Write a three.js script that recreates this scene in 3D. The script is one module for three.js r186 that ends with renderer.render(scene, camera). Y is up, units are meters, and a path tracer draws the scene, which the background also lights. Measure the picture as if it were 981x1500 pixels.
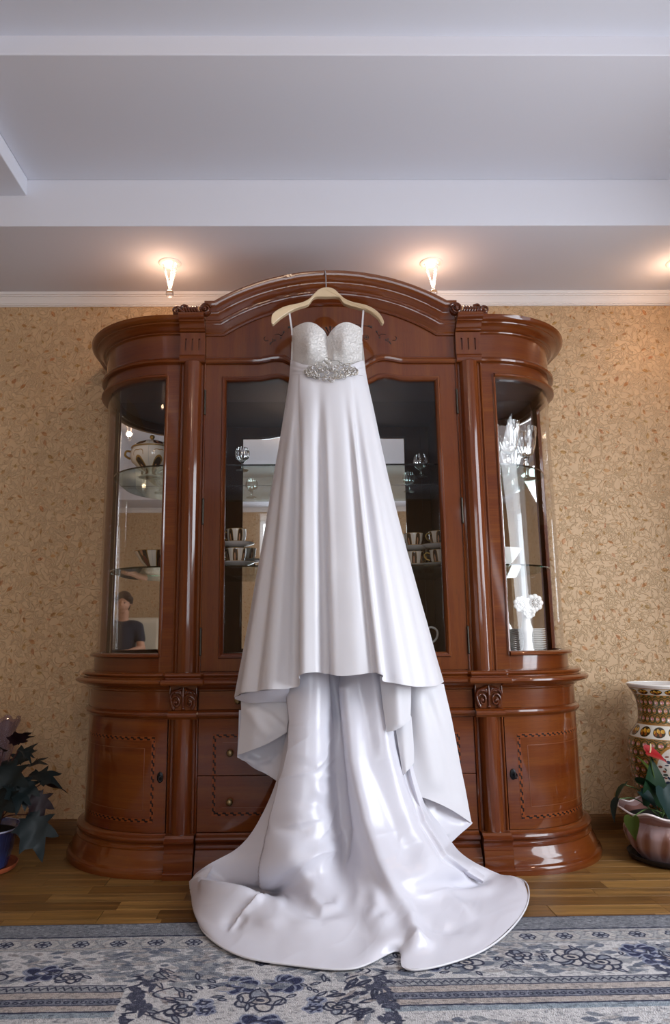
import * as THREE from 'three';
import { RoundedBoxGeometry } from 'three/addons/geometries/RoundedBoxGeometry.js';
import { mergeGeometries, toCreasedNormals, mergeVertices } from 'three/addons/utils/BufferGeometryUtils.js';
import { RectAreaLightUniformsLib } from 'three/addons/lights/RectAreaLightUniformsLib.js';
import { MarchingCubes } from 'three/addons/objects/MarchingCubes.js';

// ------------------------------------------------------------------ camera, sky, lights, exposure
const scene = new THREE.Scene();
const FOCAL = 1019.42, CX = 446.76, CY = 750.0;                    // in pixels of the 981 x 1500 frame
const PITCH = 0.1742, YAW = -0.0099, ROLL = -0.0071, EYE = new THREE.Vector3(-0.1266, 0.779, 2.97);
const camera = new THREE.PerspectiveCamera(2 * Math.atan(750 / FOCAL) * 180 / Math.PI, 981 / 1500, 0.05, 60);
camera.position.copy(EYE);
camera.rotation.set(PITCH, YAW, ROLL, 'YXZ');
camera.setViewOffset(981, 1500, 490.5 - CX, 0, 981, 1500);
camera.updateMatrixWorld(true);
scene.add(camera);
const renderer = new THREE.WebGLRenderer({ antialias: true });
renderer.toneMapping = THREE.LinearToneMapping;
renderer.toneMappingExposure = 0.52;
renderer.shadowMap.enabled = true;
RectAreaLightUniformsLib.init();
scene.background = new THREE.Color(0.80, 0.90, 1.0);
scene.backgroundIntensity = 5;
// daylight from two windows in the right wall (x = 2.35) and one in the wall behind the camera
const WALL_R = 2.35, WALL_L = -3.0, WALL_F = 5.5;
const WIN = [{ z0: 1.3, z1: 2.55, y0: 0.4, y1: 2.15, power: 20 }, { z0: 4.72, z1: 5.22, y0: 0.3, y1: 2.2, power: 7 }];
const WINF = { x0: -0.6, x1: 0.85, y0: 0.85, y1: 2.15, power: 7 };
const DAY = new THREE.Color(0.86, 0.92, 1.0);
for (const w of WIN) {
  const a = new THREE.RectAreaLight(DAY, w.power, w.z1 - w.z0 - 0.1, w.y1 - w.y0 - 0.1);
  a.position.set(WALL_R - 0.38 * (w.y1 - w.y0) / 2 - 0.01, (w.y0 + w.y1) / 2, (w.z0 + w.z1) / 2);
  a.lookAt(WALL_R - 3, (w.y0 + w.y1) / 2 - 1.3, (w.z0 + w.z1) / 2);   // the sky stands high: its light comes in slanting down
  scene.add(a);
}
{
  const w = WINF, a = new THREE.RectAreaLight(DAY, w.power, w.x1 - w.x0 - 0.1, w.y1 - w.y0 - 0.1);
  a.position.set((w.x0 + w.x1) / 2, (w.y0 + w.y1) / 2, WALL_F - 0.03); a.lookAt((w.x0 + w.x1) / 2, (w.y0 + w.y1) / 2, 0); scene.add(a);
}
const LAMP_COLOR = new THREE.Color(1.0, 0.62, 0.39), LAMP_POWER = 0.26;

// ------------------------------------------------------------------ helpers
let seed = 12345;
const rnd = () => { seed = (seed + 0x6D2B79F5) | 0; let t = Math.imul(seed ^ (seed >>> 15), 1 | seed); t = (t + Math.imul(t ^ (t >>> 7), 61 | t)) ^ t; return ((t ^ (t >>> 14)) >>> 0) / 4294967296; };
const rr = (a, b) => a + (b - a) * rnd();
const lerp = (a, b, t) => a + (b - a) * t, clamp = (x, a, b) => Math.min(b, Math.max(a, x));
const sstep = (a, b, x) => { const t = clamp((x - a) / (b - a), 0, 1); return t * t * (3 - 2 * t); };
const V3 = (x, y, z) => new THREE.Vector3(x, y, z);
const used = {};
const numbered = (n) => { const k = used[n] = (used[n] ?? -1) + 1; return k ? n + '_' + String(k).padStart(3, '0') : n; };
function shade(o) { o.traverse((c) => { if (c.isMesh) { c.castShadow = true; c.receiveShadow = true; } }); return o; }
function thing(name, label, category, pos = [0, 0, 0], group) {
  const g = new THREE.Group(); g.name = numbered(name); g.position.set(...pos); g.userData = { label, category };
  if (group) g.userData.group = group;
  scene.add(g); return g;
}
const flat = (g) => (g.index ? g.toNonIndexed() : g);
function merge(list) {
  list = list.flat(9).filter(Boolean);
  if (list.length === 1) return list[0];
  return mergeGeometries(list.map((g) => { const q = flat(g); for (const k of Object.keys(q.attributes)) if (!['position', 'normal', 'uv'].includes(k)) q.deleteAttribute(k); return q; }));
}
function part(name, geos, mat, parent, extra) {
  const m = new THREE.Mesh(merge([geos]), mat); m.name = parent === scene ? numbered(name) : name;
  m.castShadow = m.receiveShadow = true; parent.add(m);
  if (extra) Object.assign(m.userData, extra);
  return m;
}
const struct = (name, geos, mat, parent = scene) => part(name, geos, mat, parent, parent === scene ? { kind: 'structure' } : null);
function tag(o, label, category, group) { Object.assign(o.userData, { label, category }); if (group) o.userData.group = group; return o; }
function dup(o, pos, label, rotY = o.rotation.y) {
  const c = o.clone(); c.name = numbered(o.name.replace(/_\d{3}$/, '')); c.userData = { ...o.userData }; if (label) c.userData.label = label;
  c.position.set(...pos); c.rotation.y = rotY; scene.add(c); return c;
}
// a pixel of the frame at depth z, or on the level y, as a point of the room
const camQ = camera.quaternion.clone();
function pray(px, py) { return V3((px - CX) / FOCAL, -(py - CY) / FOCAL, -1).applyQuaternion(camQ); }
function at(px, py, z) { const d = pray(px, py), t = (z - EYE.z) / d.z; return EYE.clone().addScaledVector(d, t); }
function onY(px, py, y) { const d = pray(px, py), t = (y - EYE.y) / d.y; return EYE.clone().addScaledVector(d, t); }

// ---- geometry makers. uv are metres; for wood the grain runs along v
function boxUV(g, grain = 'y', off = [0, 0]) {
  g = flat(g); g.computeVertexNormals?.call; const p = g.attributes.position, uv = new Float32Array(p.count * 2);
  const a = V3(), b = V3(), c = V3();
  for (let i = 0; i < p.count; i += 3) {
    a.fromBufferAttribute(p, i); b.fromBufferAttribute(p, i + 1); c.fromBufferAttribute(p, i + 2);
    const n = b.clone().sub(a).cross(c.clone().sub(a)); const ax = Math.abs(n.x), ay = Math.abs(n.y), az = Math.abs(n.z);
    [a, b, c].forEach((q, k) => {
      let u, v;
      if (grain === 'y') { if (ay > ax && ay > az) { u = q.x; v = q.z; } else { u = ax > az ? q.z : q.x; v = q.y; } }
      else if (grain === 'x') { v = ax > ay && ax > az ? q.z : q.x; u = ay > az ? q.z : q.y; }
      else { v = q.z; u = ax > ay ? q.y : q.x; }
      uv[(i + k) * 2] = u + off[0]; uv[(i + k) * 2 + 1] = v + off[1];
    });
  }
  g.setAttribute('uv', new THREE.BufferAttribute(uv, 2)); return g;
}
function bx(w, h, d, x, y, z, r = 0, grain = 'y') {
  const g = r ? new RoundedBoxGeometry(w, h, d, 2, Math.min(r, w / 2.01, h / 2.01, d / 2.01)) : new THREE.BoxGeometry(w, h, d);
  g.translate(x, y, z); return boxUV(g, grain, [x * 1.7, y * 0.3]);
}
const bb = (x0, x1, y0, y1, z0, z1, r = 0, grain = 'y') => bx(x1 - x0, y1 - y0, z1 - z0, (x0 + x1) / 2, (y0 + y1) / 2, (z0 + z1) / 2, r, grain);
function gridGeo(rows, cols, f, uvf) {         // f(i, j) -> Vector3
  const pos = [], uv = [], idx = [];
  for (let i = 0; i < rows; i++) for (let j = 0; j < cols; j++) { const p = f(i, j); pos.push(p.x, p.y, p.z); const q = uvf ? uvf(i, j, p) : [j / (cols - 1), i / (rows - 1)]; uv.push(q[0], q[1]); }
  for (let i = 0; i < rows - 1; i++) for (let j = 0; j < cols - 1; j++) { const a = i * cols + j; idx.push(a, a + cols, a + 1, a + 1, a + cols, a + cols + 1); }
  const g = new THREE.BufferGeometry(); g.setAttribute('position', new THREE.Float32BufferAttribute(pos, 3)); g.setAttribute('uv', new THREE.Float32BufferAttribute(uv, 2)); g.setIndex(idx); g.computeVertexNormals(); return g;
}
function outward(g) {                          // faces turned outwards (signed volume)
  const p = g.attributes.position, ix = g.index; let v = 0; const a = V3(), b = V3(), c = V3(); const n = ix ? ix.count : p.count;
  for (let i = 0; i < n; i += 3) { const k = (q) => (ix ? ix.getX(i + q) : i + q); a.fromBufferAttribute(p, k(0)); b.fromBufferAttribute(p, k(1)); c.fromBufferAttribute(p, k(2)); v += a.dot(b.cross(c)); }
  if (v < 0) {
    if (ix) { for (let i = 0; i < n; i += 3) { const t = ix.getX(i); ix.setX(i, ix.getX(i + 1)); ix.setX(i + 1, t); } }
    else for (const key of Object.keys(g.attributes)) { const at_ = g.attributes[key], s = at_.itemSize, ar = at_.array; for (let i = 0; i < n; i += 3) for (let q = 0; q < s; q++) { const t = ar[i * s + q]; ar[i * s + q] = ar[(i + 1) * s + q]; ar[(i + 1) * s + q] = t; } }
  }
  return g;
}
// sweep a closed profile [[r, c], ...] along poly [[a, b], ...]; r goes along the mitred left-hand normal; map(a, b, c) -> Vector3
function sweep(poly, prof, map, { closed = false, crease = 0.55, u0 = 0 } = {}) {
  const n = poly.length, m = prof.length, mit = [], len = [u0];
  for (let i = 0; i < n; i++) {
    const pa = poly[(i - 1 + n) % n], pb = poly[i], pc = poly[(i + 1) % n];
    const t1 = (i > 0 || closed) ? [pb[0] - pa[0], pb[1] - pa[1]] : null, t2 = (i < n - 1 || closed) ? [pc[0] - pb[0], pc[1] - pb[1]] : null;
    const nn = (t) => { const l = Math.hypot(t[0], t[1]) || 1; return [-t[1] / l, t[0] / l]; };
    const n1 = nn(t1 || t2), n2 = nn(t2 || t1), k = 1 + n1[0] * n2[0] + n1[1] * n2[1];
    mit.push([(n1[0] + n2[0]) / Math.max(k, 0.25), (n1[1] + n2[1]) / Math.max(k, 0.25)]);
    if (i) len.push(len[i - 1] + Math.hypot(pb[0] - pa[0], pb[1] - pa[1]));
  }
  const pl = [0]; for (let j = 0; j < m; j++) { const a = prof[j], b = prof[(j + 1) % m]; pl.push(pl[j] + Math.hypot(a[0] - b[0], a[1] - b[1])); }
  const P = (i, j) => { const q = poly[i], r = prof[j % m]; return map(q[0] + mit[i][0] * r[0], q[1] + mit[i][1] * r[0], r[1]); };
  const pos = [], uv = []; const tri = (...l) => { for (const [p, q] of l) { pos.push(p.x, p.y, p.z); uv.push(q[0], q[1]); } };
  const N = closed ? n : n - 1;
  for (let i = 0; i < N; i++) for (let j = 0; j < m; j++) {
    const i2 = (i + 1) % n, la = len[i], lb = i2 ? len[i2] : len[i] + Math.hypot(poly[0][0] - poly[i][0], poly[0][1] - poly[i][1]);
    const A = [P(i, j), [pl[j], la]], B = [P(i2, j), [pl[j], lb]], C = [P(i2, j + 1), [pl[j + 1], lb]], D = [P(i, j + 1), [pl[j + 1], la]];
    tri(A, B, C, A, C, D);
  }
  if (!closed) {
    const contour = prof.map((q) => new THREE.Vector2(q[0], q[1]));
    const cw = THREE.ShapeUtils.area(contour) < 0, faces = THREE.ShapeUtils.triangulateShape(cw ? contour.slice().reverse() : contour, []);
    const ix = (k) => (cw ? m - 1 - k : k);
    for (const f of faces) {
      tri(...(cw ? [0, 1, 2] : [0, 2, 1]).map((k) => [P(0, ix(f[k])), prof[ix(f[k])]]));
      tri(...(cw ? [0, 2, 1] : [0, 1, 2]).map((k) => [P(n - 1, ix(f[k])), prof[ix(f[k])]]));
    }
  }
  let g = new THREE.BufferGeometry(); g.setAttribute('position', new THREE.Float32BufferAttribute(pos, 3)); g.setAttribute('uv', new THREE.Float32BufferAttribute(uv, 2));
  outward(g); g.computeVertexNormals(); return toCreasedNormals(g, crease);
}
const MAP_PLAN = (a, b, c) => V3(a, c, b);          // poly in plan (x, z), profile (out, y)
const MAP_FRONT = (a, b, c) => V3(a, b, c);         // poly in elevation (x, y), profile (out, z)
function extrude(shape, depth, z0, { bevel = 0, grain = 'y', seg = 24 } = {}) {
  const g = new THREE.ExtrudeGeometry(shape, { depth: depth - 2 * bevel, bevelEnabled: bevel > 0, bevelThickness: bevel, bevelSize: bevel, bevelOffset: -bevel, bevelSegments: 2, curveSegments: seg });
  g.translate(0, 0, z0 + bevel); return boxUV(g, grain);
}
const shapeOf = (pts) => new THREE.Shape(pts.map((p) => new THREE.Vector2(p[0], p[1])));
function plate(pts, y0, h, grain = 'x') { // pts in plan (x, z)
  const g = new THREE.ExtrudeGeometry(shapeOf(pts), { depth: h, bevelEnabled: false }); g.rotateX(Math.PI / 2); g.translate(0, y0 + h, 0); return boxUV(g, grain);
}
function tube(pts, r, seg = 24, rad = 8, closed = false) {
  const c = new THREE.CatmullRomCurve3(pts.map((p) => (p.isVector3 ? p : V3(...p))), closed);
  const g = new THREE.TubeGeometry(c, seg, 1, rad, closed), p = g.attributes.position;
  const fr = typeof r === 'function' ? r : () => r;
  for (let i = 0; i <= seg; i++) { const ctr = c.getPointAt(i / seg), k = fr(i / seg); for (let j = 0; j <= rad; j++) { const q = i * (rad + 1) + j; p.setXYZ(q, ctr.x + (p.getX(q) - ctr.x) * k, ctr.y + (p.getY(q) - ctr.y) * k, ctr.z + (p.getZ(q) - ctr.z) * k); } }
  g.computeVertexNormals(); return g;
}
const lathe = (pts, seg = 32, t0 = 0, t1 = Math.PI * 2) => new THREE.LatheGeometry(pts.map((p) => new THREE.Vector2(p[0], p[1])), seg, t0, t1);
const mv = (g, x, y, z) => g.translate(x, y, z);

// ------------------------------------------------------------------ textures
function makeVN(s) { const perm = new Float32Array(65536); let z = s >>> 0; for (let i = 0; i < 65536; i++) { z = (z + 0x9E3779B9) >>> 0; let t = z ^ (z >>> 16); t = Math.imul(t, 0x85ebca6b); t ^= t >>> 13; t = Math.imul(t, 0xc2b2ae35); t ^= t >>> 16; perm[i] = (t >>> 0) / 4294967296; }
  return (x, y, px, py) => { const xi = Math.floor(x), yi = Math.floor(y), fx = x - xi, fy = y - yi, sx = fx * fx * (3 - 2 * fx), sy = fy * fy * (3 - 2 * fy); const h = (a, b) => perm[((((a % px) + px) % px) * 157 + (((b % py) + py) % py) * 2749) & 65535];
    return lerp(lerp(h(xi, yi), h(xi + 1, yi), sx), lerp(h(xi, yi + 1), h(xi + 1, yi + 1), sx), sy); }; }
const vn = makeVN(77);
function dataTex(w, h, f, srgb) {
  const d = new Uint8Array(w * h * 4);
  for (let y = 0; y < h; y++) for (let x = 0; x < w; x++) { const c = f(x / w, y / h), i = (y * w + x) * 4; d[i] = clamp(c[0], 0, 255); d[i + 1] = clamp(c[1], 0, 255); d[i + 2] = clamp(c[2], 0, 255); d[i + 3] = 255; }
  const t = new THREE.DataTexture(d, w, h, THREE.RGBAFormat); t.wrapS = t.wrapT = THREE.RepeatWrapping; t.magFilter = THREE.LinearFilter; t.minFilter = THREE.LinearMipmapLinearFilter; t.generateMipmaps = true;
  if (srgb) t.colorSpace = THREE.SRGBColorSpace; t.needsUpdate = true; return t;
}
function canvasTex(w, h, draw, srgb = true, rep) {
  const c = document.createElement('canvas'); c.width = w; c.height = h; draw(c.getContext('2d'), w, h);
  const t = new THREE.CanvasTexture(c); t.wrapS = t.wrapT = THREE.RepeatWrapping; if (srgb) t.colorSpace = THREE.SRGBColorSpace; if (rep) t.repeat.set(...rep); t.anisotropy = 8; return t;
}
// cherry veneer: 0.5 m wide, 1.0 m along the grain
const woodGrain = (u, v) => {
  const warp = vn(u * 6, v * 3, 6, 3) * 0.35 + vn(u * 14, v * 5, 14, 5) * 0.12;
  const band = vn((u + warp * 0.12) * 22, v * 2, 22, 2), fine = vn((u + warp * 0.06) * 120, v * 7, 120, 7), pore = vn(u * 420, v * 46, 420, 46), cloud = vn(u * 3, v * 4, 3, 4);
  return 0.45 * band + 0.25 * fine + 0.18 * pore + 0.35 * cloud;
};
const woodMap = dataTex(768, 1024, (u, v) => { const g = woodGrain(u, v), k = 0.80 + 0.32 * g, pore = vn(u * 380, v * 40, 380, 40) > 0.83 ? 0.92 : 1; return [99 * k * pore, 46 * k * k * pore, 14 * k * k * pore]; }, true);
woodMap.repeat.set(2, 1);
const woodBump = dataTex(512, 512, (u, v) => { const p = vn(u * 256, v * 32, 256, 32) * 255; return [p, p, p]; }, false); woodBump.repeat.set(4, 2);
const plankMap = dataTex(768, 1024, (u, v) => { const warp = vn(u * 4, v * 3, 4, 3) * 0.5; const band = vn((u + warp * 0.08) * 18, v * 2, 18, 2), fine = vn((u + warp * 0.05) * 90, v * 5, 90, 5), pore = vn(u * 300, v * 30, 300, 30), g = 0.32 * band + 0.36 * fine + 0.32 * pore, k = 0.62 + 0.66 * g; return [162 * k, 130 * k, 82 * k]; }, true);
plankMap.repeat.set(4, 1.4);

// wallpaper: 0.9 m repeat; squiggles embossed, small leaf flecks printed
const WP = 0.9;
function squiggles(ctx, W, n, style, r) {
  ctx.lineCap = 'round';
  for (let i = 0; i < n; i++) {
    const q = Math.floor(Math.sqrt(n)); let x = ((i % q) + r()) * W / q, y = (Math.floor(i / q) % q + r()) * W / q, a = r() * 6.28, k = (r() - 0.5) * 0.5; const L = 14 + (r() * 26 | 0); const pts = [[x, y]];
    for (let s = 0; s < L; s++) { a += k + (r() - 0.5) * 0.25; if (r() < 0.1) k = (r() - 0.5) * 0.75; x += Math.cos(a) * W / 330; y += Math.sin(a) * W / 330; pts.push([x, y]); }
    for (const ox of [-W, 0, W]) for (const oy of [-W, 0, W]) {
      if (pts[0][0] + ox < -200 || pts[0][0] + ox > W + 200 || pts[0][1] + oy < -200 || pts[0][1] + oy > W + 200) continue;
      style(ctx, () => { ctx.beginPath(); pts.forEach((p, q) => (q ? ctx.lineTo(p[0] + ox, p[1] + oy) : ctx.moveTo(p[0] + ox, p[1] + oy))); ctx.stroke(); });
    }
  }
}
function flecks(ctx, W, n, fill, r) {
  for (let i = 0; i < n; i++) {
    const gx = i % 17, gy = (i / 17) | 0; const x = (gx + 0.5 + (r() - 0.5) * 0.9) * W / 17, y = (gy + 0.5 + (r() - 0.5) * 0.9) * W / 17, a = r() * 6.28, s = W / 2048 * (17 + r() * 19), b = 0.45 + r() * 0.45;
    fill(ctx, r); for (const ox of [-W, 0, W]) for (const oy of [-W, 0, W]) { ctx.save(); ctx.translate(x + ox, y + oy); ctx.rotate(a); ctx.beginPath(); ctx.moveTo(-s, 0); ctx.quadraticCurveTo(-s * 0.2, -s * b * 1.6, s, -s * b * 0.3); ctx.quadraticCurveTo(s * 0.3, s * b, -s, 0); ctx.fill(); ctx.restore(); }
  }
}
const mk = (s) => { let q = s; return () => { q = (q * 1664525 + 1013904223) >>> 0; return q / 4294967296; }; };
const wallMap = canvasTex(2048, 2048, (ctx, W) => {
  ctx.fillStyle = 'rgb(200,168,130)'; ctx.fillRect(0, 0, W, W);
  squiggles(ctx, W, 1750, (c, f) => { c.strokeStyle = 'rgba(218,186,146,0.6)'; c.lineWidth = W / 400; f(); }, mk(5));
  flecks(ctx, W, 289, (c, r) => { c.fillStyle = `rgba(${158 + r() * 20},${108 + r() * 16},${54 + r() * 14},${0.5 + r() * 0.3})`; }, mk(9));
}, true, [1 / WP, 1 / WP]);
const wallBump = canvasTex(2048, 2048, (ctx, W) => {
  ctx.fillStyle = 'rgb(90,90,90)'; ctx.fillRect(0, 0, W, W);
  squiggles(ctx, W, 1750, (c, f) => { c.strokeStyle = 'rgb(120,120,120)'; c.lineWidth = W / 230; f(); c.strokeStyle = 'rgb(215,215,215)'; c.lineWidth = W / 460; f(); }, mk(5));
  flecks(ctx, W, 289, (c) => { c.fillStyle = 'rgb(55,55,55)'; }, mk(9));
}, false, [1 / WP, 1 / WP]);

// ------------------------------------------------------------------ materials
const wood = (tint, rough = 0.34) => new THREE.MeshPhysicalMaterial({ map: woodMap, color: tint, roughness: rough, clearcoat: 0.9, clearcoatRoughness: 0.07, specularIntensity: 0.3, bumpMap: woodBump, bumpScale: 0.00006 });
const M = {
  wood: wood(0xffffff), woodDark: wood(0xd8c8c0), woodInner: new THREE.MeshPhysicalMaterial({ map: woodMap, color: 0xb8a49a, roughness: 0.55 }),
  mirror: new THREE.MeshStandardMaterial({ color: 0xd6d8d8, metalness: 1, roughness: 0.015 }),
  pane: new THREE.MeshPhysicalMaterial({ color: 0xffffff, transmission: 1, thickness: 0, roughness: 0.0, ior: 1.32 }),
  shelf: new THREE.MeshPhysicalMaterial({ color: 0xe4f2ec, transmission: 1, thickness: 0.006, roughness: 0.01, ior: 1.5, attenuationColor: new THREE.Color(0.35, 0.75, 0.6), attenuationDistance: 0.12 }),
  crystal: new THREE.MeshPhysicalMaterial({ color: 0xffffff, transmission: 1, thickness: 0.02, roughness: 0.02, ior: 1.55 }),
  hinge: new THREE.MeshStandardMaterial({ color: 0x4a4640, metalness: 0.9, roughness: 0.35 }),
  brass: new THREE.MeshStandardMaterial({ color: 0x8c7a58, metalness: 0.9, roughness: 0.35 }),
  iron: new THREE.MeshStandardMaterial({ color: 0x2a2a2c, metalness: 0.9, roughness: 0.3 }),
  steel: new THREE.MeshStandardMaterial({ color: 0xc8c6c2, metalness: 1, roughness: 0.2 }),
  plaster: new THREE.MeshStandardMaterial({ color: 0xd6d7e0, roughness: 0.9 }),
  trim: new THREE.MeshStandardMaterial({ color: 0xe8e4e2, roughness: 0.6 }),
  wall: new THREE.MeshStandardMaterial({ map: wallMap, bumpMap: wallBump, bumpScale: 0.005, roughness: 0.55 }),
  baseboard: new THREE.MeshStandardMaterial({ map: plankMap, color: 0xb09a88, roughness: 0.5 }),
  crack: new THREE.MeshStandardMaterial({ color: 0x2a1d12, roughness: 0.9 }),
  hangerWood: new THREE.MeshPhysicalMaterial({ color: 0xcdb592, roughness: 0.35, clearcoat: 0.4 }),
  bead: new THREE.MeshPhysicalMaterial({ color: 0xffffff, transmission: 0.55, thickness: 0, roughness: 0.25, ior: 1.5, clearcoat: 1 }),
  porcelain: new THREE.MeshPhysicalMaterial({ color: 0xf0eeea, roughness: 0.15, clearcoat: 0.6 }),
  white: new THREE.MeshStandardMaterial({ color: 0xf2f2f0, roughness: 0.5 }),
};

// ------------------------------------------------------------------ the room
{
  const fl = struct('floor', [bb(WALL_L - 0.2, WALL_R + 0.2, -0.2, -0.011, -0.2, WALL_F + 0.2)], M.crack);
  struct('floor_field', [bb(WALL_L, -1.9, -0.011, 0, 0, 1.0, 0, 'x'), bb(1.9, WALL_R, -0.011, 0, 0, 1.0, 0, 'x'), bb(WALL_L, WALL_R, -0.011, 0, 1.0, WALL_F, 0, 'x')], new THREE.MeshPhysicalMaterial({ map: plankMap, color: 0xcfc0a8, roughness: 0.4 }), fl);
  const tones = [0xcdbda6, 0xb8a58c, 0xdccdb4, 0xa89478, 0xc4b294].map((c) => new THREE.MeshPhysicalMaterial({ map: plankMap, color: c, roughness: 0.42, clearcoat: 0.1, clearcoatRoughness: 0.25 }));
  const SW = 0.0655, BL = 1.28;
  for (let b = 0; b < 6; b++) {                                      // boards of three strips, each strip of staves
    const z0 = b * (SW * 3 + 0.0012); let x = -1.9 - ((b * 0.47 + 0.2) % 1) * BL * 0.7;
    while (x < 1.9) {
      const xe = x + BL - 0.0015;
      for (let s = 0; s < 3; s++) {
        if (z0 + s * SW > 0.99) continue;
        let a = x; const cuts = []; let q = x + rr(0.12, 0.42); while (q < xe - 0.1) { cuts.push(q); q += rr(0.3, 0.5); } cuts.push(xe);
        for (const c of cuts) {
          const A = Math.max(a, -1.9), B = Math.min(c, 1.9); a = c;
          if (B - A < 0.02) continue;
          const zA = z0 + s * SW, zB = Math.min(1.0, zA + SW);
          const g = new RoundedBoxGeometry(B - A - 0.0005, 0.011, zB - zA - 0.0005, 1, 0.0006); g.translate((A + B) / 2, -0.0055, (zA + zB) / 2);
          part('plank', boxUV(g, 'x', [rr(0, 3), rr(0, 3)]), tones[Math.floor(rnd() * 5)], fl);
        }
      }
      x += BL;
    }
  }
}
const H = 2.75;
struct('wall_back', bb(WALL_L, WALL_R, 0, H, -0.2, 0), M.wall);
struct('wall_left', bb(WALL_L - 0.2, WALL_L, 0, H, -0.2, WALL_F + 0.2), M.wall);
{
  const w = WINF, a = WALL_F, b = WALL_F + 0.2, t = 0.05, xc = (w.x0 + w.x1) / 2;
  struct('wall_front', [bb(WALL_L, w.x0, 0, H, a, b), bb(w.x1, WALL_R, 0, H, a, b), bb(w.x0, w.x1, 0, w.y0, a, b), bb(w.x0, w.x1, w.y1, H, a, b)], M.wall);
  const m = struct('window_3', [bb(w.x0, w.x1, w.y0, w.y0 + t, a + 0.08, a + 0.14), bb(w.x0, w.x1, w.y1 - t, w.y1, a + 0.08, a + 0.14), bb(w.x0, w.x0 + t, w.y0 + t, w.y1 - t, a + 0.08, a + 0.14), bb(w.x1 - t, w.x1, w.y0 + t, w.y1 - t, a + 0.08, a + 0.14), bb(xc - 0.03, xc + 0.03, w.y0 + t, w.y1 - t, a + 0.08, a + 0.14)], M.trim);
  struct('window_pane', [bb(w.x0 + t, xc - 0.03, w.y0 + t, w.y1 - t, a + 0.11, a + 0.112), bb(xc + 0.03, w.x1 - t, w.y0 + t, w.y1 - t, a + 0.11, a + 0.112)], M.pane, m);
}
{
  const X0 = WALL_R, X1 = WALL_R + 0.25, g = []; let z = -0.2;
  for (const w of WIN) { g.push(bb(X0, X1, 0, H, z, w.z0), bb(X0, X1, 0, w.y0, w.z0, w.z1), bb(X0, X1, w.y1, H, w.z0, w.z1)); z = w.z1; }
  g.push(bb(X0, X1, 0, H, z, WALL_F + 0.2));
  struct('wall_right', g, M.wall);
  WIN.forEach((w, i) => {
    const f = [], xm = X0 + 0.10, t = 0.05, zc = (w.z0 + w.z1) / 2;
    f.push(bb(xm, xm + 0.06, w.y0, w.y0 + t, w.z0, w.z1), bb(xm, xm + 0.06, w.y1 - t, w.y1, w.z0, w.z1), bb(xm, xm + 0.06, w.y0 + t, w.y1 - t, w.z0, w.z0 + t), bb(xm, xm + 0.06, w.y0 + t, w.y1 - t, w.z1 - t, w.z1), bb(xm, xm + 0.06, w.y0 + t, w.y1 - t, zc - 0.03, zc + 0.03));
    const m = struct('window_' + (i + 1), f, M.trim);
    struct('window_pane', [bb(xm + 0.03, xm + 0.032, w.y0 + t, w.y1 - t, w.z0 + t, zc - 0.03), bb(xm + 0.03, xm + 0.032, w.y0 + t, w.y1 - t, zc + 0.03, w.z1 - t)], M.pane, m);
  });
}
// stepped plaster ceiling: low band over the cabinet, one step up, another step up, a dropped box along the left
const SOF = 2.31, SOFZ = 0.552;
struct('ceiling', bb(WALL_L, WALL_R, 2.569, H, 1.139, 4.95), M.plaster);
struct('trim_1', bb(WALL_L, WALL_R, SOF, H, 0, SOFZ, 0.004), M.plaster);
struct('trim_2', bb(-1.157, WALL_R, 2.503, H, SOFZ, 1.139, 0.004), M.plaster);
struct('trim_3', bb(WALL_L, -1.157, 2.437, H, SOFZ, 4.95, 0.004), M.plaster);
struct('trim_4', bb(WALL_L, WALL_R, SOF, H, 4.95, WALL_F, 0.004), M.plaster);
{
  const prof = [[0, 2.2545], [0.007, 2.2545], [0.0085, 2.259], [0.013, 2.26], [0.0135, 2.265], [0.0165, 2.267], [0.020, 2.277], [0.028, 2.287], [0.029, 2.2905], [0.034, 2.2915], [0.0345, 2.2965], [0.039, 2.298], [0.041, 2.303], [0.043, 2.3099], [0, 2.3099]];
  struct('trim_5', sweep([[WALL_L, 0], [WALL_R, 0]], prof, MAP_PLAN), M.trim);
  struct('trim_6', sweep([[WALL_R, WALL_F], [WALL_L, WALL_F]], prof, MAP_PLAN), M.trim);
  const bp = [[0, 0], [0.016, 0], [0.016, 0.045], [0.013, 0.053], [0.006, 0.057], [0, 0.057]];
  struct('baseboard_back', sweep([[WALL_L, 0], [WALL_R, 0]], bp, MAP_PLAN), M.baseboard);
}

// ------------------------------------------------------------------ display cabinet
const CUP = { cz: 0.13, R: 0.32, F: 0.45 }, CLO = { cz: 0.165, R: 0.32, F: 0.485 };
// side plan from the pilaster (x0) round the corner to the wall; s = -1 left, 1 right; runs left to right
function sidePlan(c, s, x0 = 0.5735, { aEnd = 90, zEnd = 0, n = 20, a0 = 0 } = {}) {
  const p = []; if (x0 < 0.61 && a0 === 0) p.push([x0, c.F]);
  for (let i = 0; i <= n; i++) { const a = (a0 + (aEnd - a0) * i / n) * Math.PI / 180; p.push([0.61 + Math.sin(a) * c.R, c.cz + Math.cos(a) * c.R]); }
  if (aEnd === 90 && zEnd < c.cz) p.push([0.61 + c.R, zEnd]);
  return s > 0 ? p : p.map((q) => [-q[0], q[1]]).reverse();
}
const tagLine = { display_cabinet: 1 };
const cab = thing('display_cabinet', 'large carved cherry wood display cabinet with arched top and curved glass sides', 'cabinet', [0, 0, 0]);
const cp = (name, g, m = M.wood, parent = cab, extra) => part(name, g, m, parent, extra);
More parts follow.
